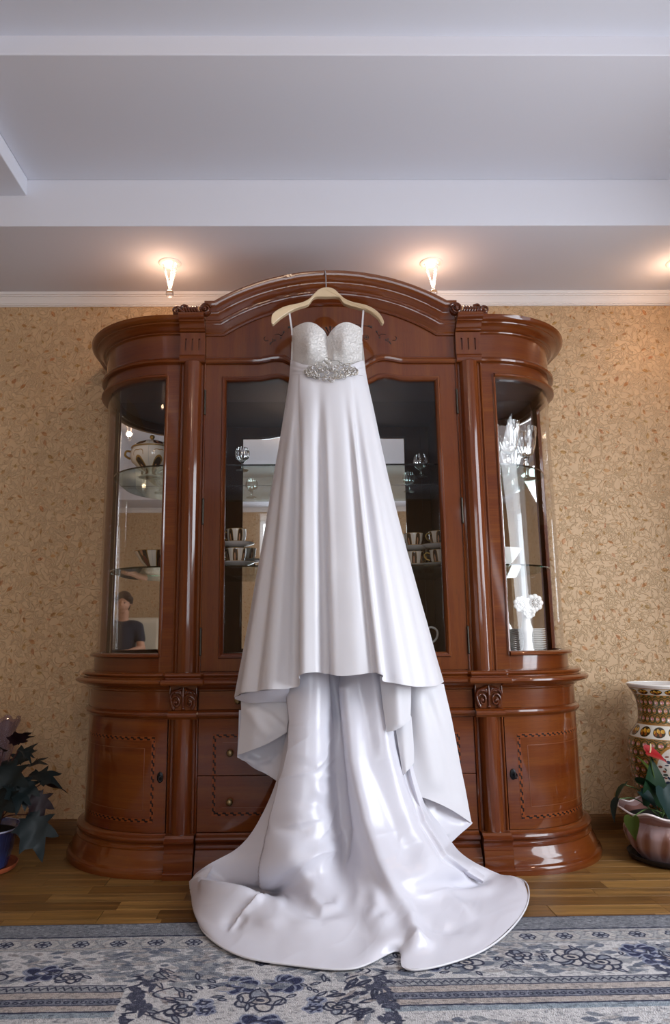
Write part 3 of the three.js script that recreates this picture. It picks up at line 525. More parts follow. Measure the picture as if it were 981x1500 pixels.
// ------------------------------------------------------------------ hanger and wedding dress
{
  const t = thing('coat_hanger', 'pale wooden clothes hanger hooked over the top of the cabinet', 'hanger', [0, 0, 0]);
  const z = 0.575;
  const top = [[398.5, 479], [400, 468], [410, 458.5], [422.6, 452], [441, 446], [453, 439.5], [460, 432], [467.5, 425.2], [477.7, 422.2], [488, 424.4], [496, 431.5], [504, 439], [516, 445], [533, 450.5], [545, 457.5], [554.5, 467.5], [559.4, 478]];
  const bot = [[557.5, 480], [552.5, 471], [541, 460.5], [533, 456.5], [520.5, 452], [504, 445.5], [495.5, 436], [477, 435], [460.5, 436], [453, 444], [449, 448], [431, 455.5], [414.5, 467], [406, 475], [400, 481]];
  const c = [...top, ...bot].map(([x, y]) => { const p = at(x, y, z); return new THREE.Vector2(p.x, p.y); });
  const sh = new THREE.Shape(); sh.moveTo(c[0].x, c[0].y); sh.splineThru([...c.slice(1), c[0]]);
  const g = new THREE.ExtrudeGeometry(sh, { depth: 0.014, bevelEnabled: true, bevelThickness: 0.004, bevelSize: 0.0018, bevelSegments: 3, curveSegments: 120 });
  g.translate(0, 0, z - 0.012);
  const p = g.attributes.position; for (let i = 0; i < p.count; i++) { const dx = p.getX(i) + 0.016; p.setZ(i, p.getZ(i) + dx * dx * 0.9); }   // arms sweep forward
  g.computeVertexNormals(); part('shoulder_bar', boxUV(g, 'x'), M.hangerWood, t);
  const a = at(477.5, 424, z);
  part('hook', tube([[a.x, a.y - 0.006, z], [a.x, a.y + 0.03, z], [a.x - 0.001, a.y + 0.06, z - 0.004], [a.x - 0.002, a.y + 0.082, z - 0.015], [a.x - 0.002, a.y + 0.093, z - 0.035], [a.x - 0.002, a.y + 0.088, z - 0.065]], 0.0021, 40, 8), M.steel, t);
}
// --- a fine surface through a lattice of control points; each is [px, py, z] or [px, py, 'h', height]
function pt(q) { return q[2] === 'h' ? onY(q[0], q[1], q[3]) : at(q[0], q[1], q[2]); }
const cr1 = (a, b, c, d, t) => 0.5 * (2 * b + (c - a) * t + (2 * a - 5 * b + 4 * c - d) * t * t + (3 * b - a - 3 * c + d) * t * t * t);
function lattice(rows, nu, nv, folds = [], noise = 0, dirHint = V3(0, 0.35, 1), crease = 0) {
  const R = rows.length, C = rows[0].length;
  const G = rows.map((r) => r.map((q) => { const p = pt(q); return [p.x, p.y, p.z, q[0], q[1]]; }));
  const S = (i, j) => { i = clamp(i, 0, R - 1); j = clamp(j, 0, C - 1); return G[i][j]; };
  const pos = [], pix = [];
  for (let a = 0; a <= nv; a++) for (let b = 0; b <= nu; b++) {
    const fv = a / nv * (R - 1), fu = b / nu * (C - 1), i = Math.min(R - 2, Math.floor(fv)), j = Math.min(C - 2, Math.floor(fu)), tv = fv - i, tu = fu - j, out = [];
    for (let k = 0; k < 5; k++) { const w = []; for (let m = -1; m <= 2; m++) w.push(cr1(S(i + m, j - 1)[k], S(i + m, j)[k], S(i + m, j + 1)[k], S(i + m, j + 2)[k], tu)); out.push(cr1(w[0], w[1], w[2], w[3], tv)); }
    pos.push(V3(out[0], out[1], out[2])); pix.push([out[3], out[4]]);
  }
  const W = nu + 1;
  const norm = (k) => { const a = Math.floor(k / W), b = k % W; const u = pos[a * W + Math.min(nu, b + 1)].clone().sub(pos[a * W + Math.max(0, b - 1)]), v = pos[Math.min(nv, a + 1) * W + b].clone().sub(pos[Math.max(0, a - 1) * W + b]); const n = v.cross(u); if (n.lengthSq() < 1e-14) return dirHint.clone().normalize(); n.normalize(); if (n.dot(dirHint) < 0) n.negate(); return n; };
  const moved = pos.map((p, k) => {
    let d = 0; const [x, y] = pix[k];
    for (const f of folds) {
      let best = 1e9, tb = 0, L = 0, side = 1; const seg = []; for (let m = 0; m < f.p.length - 1; m++) { const [ax, ay] = f.p[m], [bx_, by] = f.p[m + 1], l = Math.hypot(bx_ - ax, by - ay); seg.push([L, l]); L += l; }
      for (let m = 0; m < f.p.length - 1; m++) { const [ax, ay] = f.p[m], [bx_, by] = f.p[m + 1], l = seg[m][1], t = clamp(((x - ax) * (bx_ - ax) + (y - ay) * (by - ay)) / (l * l), 0, 1); const ex = x - ax - t * (bx_ - ax), ey = y - ay - t * (by - ay), q = Math.hypot(ex, ey); if (q < best - 1e-9) { best = q; tb = (seg[m][0] + t * l) / L; side = (bx_ - ax) * (y - ay) - (by - ay) * (x - ax); } }
      if (best < f.w * 3.2) { const e = f.e ?? 0.15, tp = (f.s0 ? 1 : sstep(0, e, tb)) * (f.s1 ? 1 : 1 - sstep(1 - e, 1, tb)); const k = f.c ? (side < 0 ? Math.exp(-((best / f.w) ** 2)) : -(f.b ?? 0.6) * Math.exp(-((best / (f.w * 0.5)) ** 2)) ) * sstep(0, 1.6, best) : Math.exp(-((best / f.w) ** 2)); d += f.a * tp * k; }
    }
    if (noise) d += noise * (vn(x / 46, y / 70, 64, 64) + 0.5 * vn(x / 21 + 9, y / 33 + 3, 64, 64) - 0.75);
    if (crease) { const w1 = 14 * vn(x / 60 + 3, y / 60 + 8, 64, 64), n1 = vn((x + w1) / 40 + (y * 0.012), y / 27 + x / 90, 64, 64), n2 = vn((x - w1) / 62 + 30, y / 44 + x / 120 + 11, 64, 64); d += crease * (0.12 + 0.88 * sstep(1040, 1130, y) * (1 - sstep(1240, 1300, y)) * sstep(398, 430, x) * (1 - sstep(480, 500, x))) * (Math.pow(1 - Math.abs(2 * n1 - 1), 4) + 1.3 * Math.pow(1 - Math.abs(2 * n2 - 1), 5)); }
    return p.clone().addScaledVector(norm(k), d);
  });
  return gridGeo(nv + 1, W, (a, b) => moved[a * W + b], (a, b, p) => [p.x, p.y + p.z * 0.7]);
}
const satin = (rough, color = 0xd8d7dc) => new THREE.MeshPhysicalMaterial({ color, roughness: rough, sheen: 0.25, sheenRoughness: 0.5, sheenColor: new THREE.Color(1, 1, 1), side: THREE.DoubleSide, specularIntensity: 0.9 });
const laceTex = canvasTex(1024, 1024, (c, W) => {
  c.fillStyle = 'rgb(70,70,70)'; c.fillRect(0, 0, W, W);
  squiggles(c, W, 1500, (k, f) => { k.strokeStyle = 'rgb(210,210,210)'; k.lineWidth = W / 90; f(); }, mk(21));
  squiggles(c, W, 500, (k, f) => { k.strokeStyle = 'rgb(255,255,255)'; k.lineWidth = W / 160; f(); }, mk(22));
}, false, [7, 7]);
M.dress = satin(0.42); M.lining = satin(0.26, 0xd5d4dd);
M.lace = new THREE.MeshStandardMaterial({ color: 0xe8e5e2, roughness: 0.75, bumpMap: laceTex, bumpScale: 0.006, side: THREE.DoubleSide });
const dress = thing('wedding_dress', 'long white satin wedding dress with lace bodice, jewelled belt and spread train', 'dress', [0, 0, 0]);
{
  // bodice: neckline -> waist
  const xs = [426.5, 431, 438, 445, 451, 457, 464, 470, 475.5, 479.7, 484, 490, 496, 502, 508, 514, 520, 526, 531.2];
  const neck = [483, 479.5, 475.5, 472.7, 472, 472.6, 475.5, 480.5, 486.5, 492.5, 486.5, 479.5, 475, 472.6, 472, 473, 475.5, 478.5, 482.5];
  const rows = []; const NR = 9;
  for (let r = 0; r < NR; r++) {
    const v = r / (NR - 1);
    rows.push(xs.map((x, j) => {
      const y = lerp(neck[j], 540, v), u = (x - 479) / 52.5;
      const edge = Math.sqrt(Math.max(0, 1 - Math.pow(Math.min(1, Math.abs(u)), 2.2)));
      const cup = (cx) => Math.exp(-(((x - cx) / 19) ** 2) - (((y - 501) / 25) ** 2));
      const wx = x + (x - 479) * lerp(0, 0.02, v) - 0.0 + Math.sin(v * Math.PI) * (-Math.sign(u) * Math.abs(u) ** 8 * 1.5);
      return [wx, y, 0.545 + 0.06 * edge + 0.052 * (cup(453) + cup(506)) - 0.02 * Math.exp(-(((x - 479.7) / 5) ** 2)) * (1 - v)];
    }));
  }
  part('bodice', lattice(rows, 120, 60, [{ p: [[470, 478], [474, 510], [472, 532]], a: 0.003, w: 4 }, { p: [[489, 480], [487, 510], [490, 532]], a: 0.003, w: 4 }], 0), M.lace, dress, { label: 'lace covered sweetheart bodice' });
  part('bodice_back', lattice([[[427, 500, 0.56], [450, 505, 0.525], [479, 507, 0.515], [508, 505, 0.525], [531, 500, 0.56]], [[425, 548, 0.57], [450, 549, 0.53], [479, 550, 0.52], [508, 549, 0.53], [536, 548, 0.57]]], 24, 12), M.lace, dress);
  for (const [a, b] of [[[422.8, 451.5], [427.5, 484]], [[532.4, 450.5], [530, 483.5]]]) {
    const p = at(a[0], a[1], 0.592), q = at(b[0], b[1], 0.562), m = at(a[0] + 0.5, a[1] - 0.6, 0.575);
    const w = 0.0032, pts = [m, p, p.clone().lerp(q, 0.5), q, q.clone().add(V3(0, -0.02, 0.002))];
    part('strap', gridGeo(pts.length, 2, (i, j) => pts[i].clone().add(V3((j - 0.5) * 2 * w, 0, 0))), M.dress, dress);
  }
  // draped belt under the bust
  const top = [[425.6, 527], [432, 529.5], [440, 532.5], [450, 535], [465, 536.5], [482, 537], [499, 536.5], [513, 534.5], [521, 531.5], [528, 529], [533.2, 527.5]];
  const bot = [[423.5, 554], [430, 551], [438, 549.5], [450, 549], [465, 549.5], [482, 550], [499, 549.5], [513, 549], [522, 549], [530, 550], [537.2, 554]];
  const zz = [0.557, 0.588, 0.608, 0.622, 0.631, 0.634, 0.631, 0.622, 0.608, 0.588, 0.557];
  const br = [0, 0.33, 0.66, 1].map((v) => top.map((q, j) => [lerp(q[0], bot[j][0], v), lerp(q[1], bot[j][1], v), zz[j] + 0.006 * Math.sin(Math.PI * v) + 0.004 * v]));
  part('belt', lattice(br, 90, 24, [{ p: [[424, 536], [445, 541], [470, 541]], a: -0.0022, w: 2 }, { p: [[424, 545], [445, 545], [470, 546]], a: -0.002, w: 2 }, { p: [[534, 536], [515, 541], [498, 541]], a: -0.0022, w: 2 }, { p: [[536, 545], [515, 545], [498, 546]], a: -0.002, w: 2 }], 0), M.dress, dress);
  // jewelled applique on the belt
  const wire = [], gems = []; const C = at(484, 542, 0.648);
  const place = (u, v, dz = 0) => V3(C.x + u, C.y + v, C.z - u * u * 2.2 + dz);
  const rim = (u) => 0.041 * Math.pow(Math.max(0, 1 - Math.abs(u / 0.094)), 0.72);
  let k = 0; const r0 = mk(31);
  for (let i = 0; i < 420 && k < 92; i++) {
    const u = (r0() * 2 - 1) * 0.09, hi = rim(u), v = (r0() * 2 - 1) * hi, s = 0.0045 + r0() * 0.0065, p = place(u, v, 0.001 + r0() * 0.003);
    const g = new THREE.TorusGeometry(s, 0.0011, 6, 16); g.scale(1.15, 0.85, 1); g.rotateZ(r0() * 3.14); g.rotateX((r0() - 0.5) * 0.6); wire.push(mv(g, p.x, p.y, p.z));
    gems.push(mv(new THREE.IcosahedronGeometry(0.0016 + r0() * 0.0022, 0), p.x + (r0() - 0.5) * s, p.y + (r0() - 0.5) * s, p.z + 0.002)); k++;
  }
  const edge = []; for (let i = 0; i <= 64; i++) { const a = i / 64 * Math.PI * 2, u = Math.cos(a) * 0.092; edge.push(place(u, Math.sign(Math.sin(a)) * rim(u) * (0.93 + 0.1 * Math.sin(a * 11)), 0.002)); }
  wire.push(tube(edge, 0.0013, 130, 6, true));
  const b = part('brooch', wire, new THREE.MeshStandardMaterial({ color: 0xb9b4ac, metalness: 1, roughness: 0.28 }), dress, { label: 'silver filigree applique set with rhinestones' });
  part('rhinestones', gems, new THREE.MeshPhysicalMaterial({ color: 0xffffff, roughness: 0.05, metalness: 0.55, clearcoat: 1 }), b, { kind: 'stuff' });
  // front skirt: waist -> high hem
  const hem = [[343, 1021, 0.60], [356, 1016, 0.655], [372, 1012, 0.70], [401, 1010, 0.735], [428, 1007, 0.735], [434, 994, 0.79], [452, 986, 0.812], [475, 986, 0.80], [496, 990, 0.835], [522, 989, 0.838], [548, 985, 0.835], [563, 991, 0.85], [570, 999, 0.785], [602, 1005, 0.775], [634, 1005, 0.72], [645, 1002, 0.67], [650, 998.5, 0.61]];
  const wst = [[423.5, 552, 0.557], [425.5, 551, 0.575], [428.5, 550.5, 0.59], [433, 549.6, 0.602], [437, 549, 0.61], [440, 548.7, 0.618], [453, 548.5, 0.628], [467, 548.5, 0.63], [481, 549, 0.634], [493, 549, 0.634], [504, 548.6, 0.63], [511, 548.6, 0.626], [515, 548.8, 0.62], [521, 549, 0.611], [530, 550.4, 0.59], [534, 551.6, 0.575], [537.2, 553, 0.557]];
  const NV = 12, sr = [];
  for (let r = 0; r <= NV; r++) {
    const v = r / NV; sr.push(wst.map((w, j) => {
      const h = hem[j], e = j < 3 ? 1 : j > 13 ? -1 : 0; const bow = Math.sin(Math.PI * v) * (e < 0 ? -5 : e > 0 ? 3 : 0);
      const fold = sstep(0, 0.55, v);
      const lin = lerp(w[2], h[2], v), smooth = lerp(w[2], lerp(0.60, 0.83, Math.sqrt(Math.max(0, 1 - ((w[0] - 480) / 57) ** 2))), v);
      return [lerp(w[0], h[0], v) + bow, lerp(w[1], h[1], v), lerp(smooth, lin, fold)];
    }));
  }
  const K = (x0, y0, x1, y1, a, w, o = {}) => ({ p: [[x0, y0], [lerp(x0, x1, 0.5), lerp(y0, y1, 0.5)], [x1, y1]], a, w, e: 0.3, s1: 1, ...o });
  part('skirt', lattice(sr, 190, 150, [
    K(437, 552, 431, 1005, -0.016, 5), K(446, 556, 446, 990, 0.011, 8), K(458, 552, 462, 990, 0.007, 7), K(466, 552, 477, 990, -0.015, 6), K(476, 552, 488, 990, 0.006, 6), K(497, 552, 522, 990, 0.006, 14),
    K(503, 552, 546, 985, -0.010, 5), K(508, 552, 556, 985, 0.011, 6), K(514, 556, 568, 995, -0.016, 5), K(522, 560, 585, 1005, 0.008, 10), K(529, 580, 612, 1005, -0.006, 7),
    K(429, 556, 396, 1012, 0.012, 12), K(427, 560, 372, 1012, -0.014, 7), K(424, 600, 357, 1014, 0.008, 6), K(532, 570, 634, 1000, -0.007, 6),
  ], 0.0022), M.dress, dress);
}
{
  // side drops of the overskirt below the high hem: outer face, then the turned-up inside
  const q = (rows, f = [], n = 0.003, m = M.dress, nu = 40, nv = 40) => part('skirt_side', lattice(rows, nu, nv, f, n), m, dress);
  q([[[352, 1004, 0.60], [372, 1002, 0.63], [398, 1000, 0.65], [428, 1000, 0.66]], [[353, 1045, 0.595], [374, 1045, 0.635], [400, 1046, 0.65], [424, 1045, 0.655]], [[350, 1080, 0.59], [372, 1078, 0.63], [398, 1072, 0.645], [421, 1062, 0.65]], [[347.5, 1106, 0.585], [368, 1099, 0.62], [394, 1088, 0.64], [420, 1073, 0.645]]], [{ p: [[358, 1032], [385, 1070], [400, 1082]], a: 0.006, w: 8 }, { p: [[356, 1026], [396, 1046], [420, 1070]], a: -0.006, w: 4 }], 0.006);
  q([[[350, 1040, 0.57], [372, 1042, 0.565], [398, 1044, 0.57], [430, 1046, 0.60]], [[349, 1075, 0.57], [371, 1078, 0.56], [397, 1082, 0.565], [428, 1085, 0.60]], [[347.5, 1106.5, 0.584], [368, 1112, 0.56], [395, 1118, 0.56], [424, 1112, 0.60]], [[348, 1108, 0.584], [370, 1124, 0.575], [388, 1133, 0.565], [405, 1144, 0.58]]], [{ p: [[356, 1110], [380, 1118], [400, 1112]], a: 0.008, w: 6 }, { p: [[372, 1124], [396, 1118], [412, 1100]], a: -0.006, w: 5 }], 0.006, M.lining);
  // little turned hem under the left corner
  q([[[343.5, 1021, 0.602], [365, 1014, 0.66], [392, 1011, 0.70], [424, 1008, 0.70]], [[344, 1024, 0.598], [366, 1030, 0.64], [393, 1029, 0.66], [421, 1028, 0.665]]], [], 0.002, M.lining, 30, 12);
  // right drop
  q([[[592, 1000, 0.64], [612, 1000, 0.655], [632, 1001, 0.64], [650, 1002, 0.605]], [[594, 1060, 0.65], [618, 1062, 0.66], [645, 1064, 0.64], [664, 1066, 0.60]], [[596, 1120, 0.665], [625, 1130, 0.665], [656, 1135, 0.64], [678, 1138, 0.595]], [[598, 1162, 0.675], [630, 1172, 0.67], [662, 1187, 0.64], [690.5, 1206, 0.592]]], [{ p: [[606, 1010], [622, 1090], [640, 1165]], a: 0.007, w: 12 }, { p: [[620, 1004], [652, 1090], [672, 1185]], a: -0.006, w: 8 }], 0.003);
  q([[[590, 1150, 0.63], [625, 1160, 0.632], [660, 1180, 0.61], [690, 1205, 0.586]], [[600, 1178, 0.64], [632, 1186, 0.64], [664, 1199, 0.615], [690.5, 1207, 0.59]], [[618, 1212, 0.66], [638, 1217, 0.65], [656, 1222, 0.635], [672, 1224, 0.612]], [[638, 1244, 0.685], [641, 1246, 0.68], [644, 1247.5, 0.67], [647, 1248, 0.66]]], [{ p: [[640, 1180], [660, 1196], [684, 1204]], a: -0.006, w: 6 }, { p: [[620, 1185], [640, 1210], [655, 1230]], a: 0.006, w: 8 }], 0.004, M.lining);
  // inner frills beside the train on the right
  q([[[556, 990, 0.72], [575, 992, 0.735], [590, 996, 0.735], [602, 1003, 0.715]], [[560, 1030, 0.72], [575, 1030, 0.735], [590, 1030, 0.73], [602, 1030, 0.715]], [[566, 1072, 0.725], [578, 1070, 0.735], [590, 1063, 0.73], [601, 1055, 0.72]]], [{ p: [[580, 995], [584, 1060]], a: 0.006, w: 6, s1: 1 }], 0.002);
  q([[[575, 1040, 0.69], [588, 1040, 0.70], [598, 1042, 0.69], [603, 1050, 0.675]], [[582, 1085, 0.695], [591, 1085, 0.70], [600, 1086, 0.69], [606, 1090, 0.675]], [[590, 1136, 0.70], [595, 1131, 0.705], [601, 1125, 0.695], [606.5, 1117, 0.68]]], [], 0.002);
}
{
  // train: from under the hem down to the floor and out over the rug
  const rows = [
    [[422, 968, 0.60], [438, 968, 0.66], [456, 968, 0.69], [474, 968, 0.68], [491, 968, 0.645], [508, 968, 0.68], [530, 968, 0.695], [553, 968, 0.69], [574, 968, 0.66], [592, 968, 0.60]],
    [[423, 1030, 0.605], [437, 1030, 0.67], [455, 1030, 0.705], [474, 1030, 0.695], [491, 1030, 0.65], [508, 1030, 0.69], [530, 1030, 0.71], [555, 1030, 0.70], [577, 1030, 0.67], [592, 1030, 0.61]],
    [[415, 1090, 0.615], [432, 1090, 0.685], [452, 1090, 0.725], [472, 1090, 0.715], [490, 1092, 0.655], [508, 1092, 0.71], [532, 1090, 0.73], [558, 1088, 0.72], [580, 1085, 0.685], [594, 1080, 0.615]],
    [[402, 1150, 0.625], [422, 1152, 0.705], [446, 1155, 0.755], [472, 1156, 0.74], [494, 1158, 0.665], [512, 1156, 0.74], [538, 1152, 0.765], [566, 1145, 0.745], [588, 1136, 0.70], [604, 1126, 0.625]],
    [[377, 1206, 0.635], [405, 1212, 0.71], [436, 1216, 0.795], [470, 1220, 0.785], [500, 1222, 0.70], [522, 1216, 0.775], [550, 1208, 0.80], [580, 1196, 0.775], [605, 1182, 0.715], [620, 1170, 0.635]],
    [[348, 1242, 0.645], [385, 1256, 0.725], [424, 1264, 0.85], [466, 1272, 0.845], [506, 1268, 0.77], [534, 1258, 0.83], [566, 1250, 0.855], [602, 1238, 0.81], [630, 1222, 0.74], [645, 1208, 0.645]],
    [[304, 1267, 0.655], [346, 1300, 0.675], [396, 1309, 0.72], [452, 1318, 0.93], [512, 1312, 0.90], [548, 1302, 0.91], [590, 1290, 0.91], [632, 1276, 0.85], [662, 1258, 0.76], [676, 1250, 0.655]],
    [[284, 1284, 'h', 0.035], [318, 1296, 'h', 0.078], [384, 1312, 'h', 0.085], [446, 1350, 'h', 0.06], [515, 1354, 'h', 0.05], [562, 1342, 'h', 0.055], [616, 1325, 'h', 0.055], [668, 1300, 'h', 0.045], [712, 1284, 'h', 0.035], [728, 1280, 'h', 0.02]],
    [[279, 1305, 'h', 0.022], [291, 1340, 'h', 0.035], [352, 1370, 'h', 0.03], [436, 1386, 'h', 0.028], [520, 1388, 'h', 0.028], [578, 1372, 'h', 0.045], [646, 1362, 'h', 0.03], [712, 1336, 'h', 0.026], [757, 1302, 'h', 0.024], [750, 1284, 'h', 0.016]],
    [[285, 1327, 'h', 0.0165], [300, 1367, 'h', 0.0165], [352, 1400, 'h', 0.0165], [430, 1414, 'h', 0.0165], [516, 1419, 'h', 0.0165], [583, 1393, 'h', 0.018], [597, 1420, 'h', 0.0165], [700, 1396, 'h', 0.0165], [770, 1330, 'h', 0.0165], [767, 1290, 'h', 0.0165]],
  ];
  const folds = [
    // the raised left tube over the recessed side; raised on the left-hand side of the drawn direction (y down)
    { p: [[430, 985], [436, 1060], [433, 1105], [418, 1165], [403, 1230], [395, 1270], [388, 1306]], a: 0.040, w: 24, b: 0.6, c: 1, s0: 1, e: 0.08 },
    { p: [[489, 985], [497, 1080], [503, 1165], [509, 1215], [506, 1250], [499, 1290]], a: -0.026, w: 5, s0: 1, e: 0.25 },
    { p: [[462, 985], [466, 1080], [462, 1160], [452, 1240]], a: 0.008, w: 15, s0: 1 },
    { p: [[506, 1010], [516, 1110], [536, 1200], [556, 1262], [580, 1312], [600, 1345], [608, 1384]], a: 0.016, w: 11, s0: 1, s1: 1 },
    { p: [[524, 985], [545, 1120], [584, 1230], [622, 1290]], a: -0.010, w: 14, s0: 1 },
    { p: [[548, 985], [566, 1100], [604, 1215], [650, 1276]], a: 0.010, w: 12, s0: 1 },
    { p: [[576, 1060], [596, 1140], [618, 1205], [650, 1256], [704, 1292]], a: 0.010, w: 10, b: 0.5, c: 1, e: 0.12 },
    { p: [[448, 1150], [470, 1162], [494, 1150]], a: 0.004, w: 8, e: 0.45 }, { p: [[436, 1118], [462, 1130], [490, 1112]], a: -0.004, w: 8, e: 0.45 }, { p: [[430, 1182], [462, 1176], [498, 1190]], a: -0.004, w: 9, e: 0.45 },
    { p: [[412, 1206], [440, 1192], [470, 1196]], a: 0.006, w: 10, e: 0.45 }, { p: [[410, 1228], [445, 1218], [470, 1186]], a: -0.006, w: 9, e: 0.4 },
    { p: [[474, 1222], [490, 1224], [508, 1214]], a: 0.006, w: 6, e: 0.4 },
    { p: [[438, 1268], [462, 1252], [503, 1228]], a: 0.011, w: 11, e: 0.4 }, { p: [[440, 1280], [462, 1278], [478, 1290]], a: -0.008, w: 9, e: 0.45 },
    { p: [[452, 1296], [457, 1318], [472, 1331], [490, 1328], [499, 1304]], a: 0.009, w: 7, e: 0.4 }, 
    { p: [[398, 1250], [408, 1290], [440, 1302]], a: 0.008, w: 12, e: 0.4 },
    { p: [[388, 1310], [340, 1300], [290, 1292]], a: 0.014, w: 14, b: 0.8, c: 1, e: 0.1 }, { p: [[420, 1360], [470, 1346], [520, 1352]], a: 0.006, w: 9, e: 0.45 }, { p: [[430, 1330], [470, 1345], [505, 1335]], a: -0.006, w: 7, e: 0.45 },
    { p: [[332, 1368], [346, 1344], [372, 1320], [392, 1306]], a: -0.014, w: 12, b: 0.7, c: 1, e: 0.25 }, { p: [[336, 1362], [352, 1346], [364, 1352]], a: -0.010, w: 8, e: 0.4 },
    
    { p: [[395, 1330], [420, 1312], [445, 1330]], a: 0.008, w: 9, e: 0.4 }, { p: [[365, 1350], [400, 1352], [420, 1342]], a: 0.006, w: 10, e: 0.45 },
    { p: [[520, 1262], [526, 1310], [515, 1340]], a: 0.006, w: 9, e: 0.4 }, { p: [[546, 1290], [552, 1330], [530, 1366]], a: 0.009, w: 10, e: 0.4 }, { p: [[575, 1332], [560, 1352], [536, 1362]], a: 0.010, w: 10, e: 0.45 },
    { p: [[600, 1307], [648, 1316], [680, 1332], [696, 1350]], a: 0.013, w: 9, e: 0.3 }, { p: [[612, 1344], [650, 1362], [684, 1362]], a: -0.010, w: 9, e: 0.35 }, 
    { p: [[610, 1298], [660, 1310], [712, 1304], [740, 1290]], a: 0.010, w: 8, e: 0.3 }, { p: [[650, 1290], [690, 1298], [722, 1290]], a: -0.009, w: 6, e: 0.35 },
    { p: [[640, 1382], [690, 1376], [720, 1360]], a: 0.006, w: 12, e: 0.45 }, { p: [[400, 1382], [470, 1378], [540, 1392]], a: 0.004, w: 14, e: 0.45 },
    { p: [[592, 1372], [606, 1378], [622, 1386]], a: 0.016, w: 9, s1: 1, e: 0.4 },
  ];
  part('train', lattice(rows, 300, 300, folds, 0.003, V3(0, 0.7, 0.8), 0.0045), M.lining, dress, { label: 'shiny satin train spread on floor and rug' });
  // rolled hem of the train
  const hp = [[279, 1305], ...rows[9].map((r) => [r[0], r[1]]), [750, 1284]].map(([x, y]) => onY(x, y, 0.0165));
  part('hem', tube(hp, 0.0024, 160, 6), M.dress, dress);
  // folded edge running down the right side of the train
  part('train_edge', lattice([[[586, 1070, 0.668], [591, 1070, 0.676], [596, 1074, 0.655]], [[598, 1138, 0.678], [603, 1137, 0.69], [608, 1134, 0.665]], [[617, 1203, 0.69], [623, 1200, 0.708], [629, 1195, 0.68]], [[642, 1247, 0.705], [649, 1243, 0.724], [657, 1237, 0.69]], [[672, 1276, 0.71], [678, 1271, 0.728], [686, 1264, 0.685]], [[706, 1294, 0.70], [708, 1290, 0.712], [709.5, 1283, 0.675]]], 16, 80, [], 0.0015), M.lining, dress);
  // turned-back corner at the left and the small lappet on the right
  part('train_corner', lattice([[[277, 1291, 0.63], [290, 1280, 0.66], [312, 1268, 0.68]], [[279, 1310, 0.64], [286, 1300, 0.68], [300, 1292, 0.70]], [[286, 1318, 'h', 0.013], [284, 1330, 'h', 0.015], [292, 1322, 'h', 0.03]]], 20, 20, [], 0.003), M.lining, dress);
  part('train_corner', lattice([[[660, 1262, 0.62], [678, 1260, 0.60], [690, 1266, 0.60]], [[672, 1272, 0.63], [690, 1272, 0.61], [707, 1281, 0.61]]], 14, 8, [], 0.002), M.dress, dress);
}

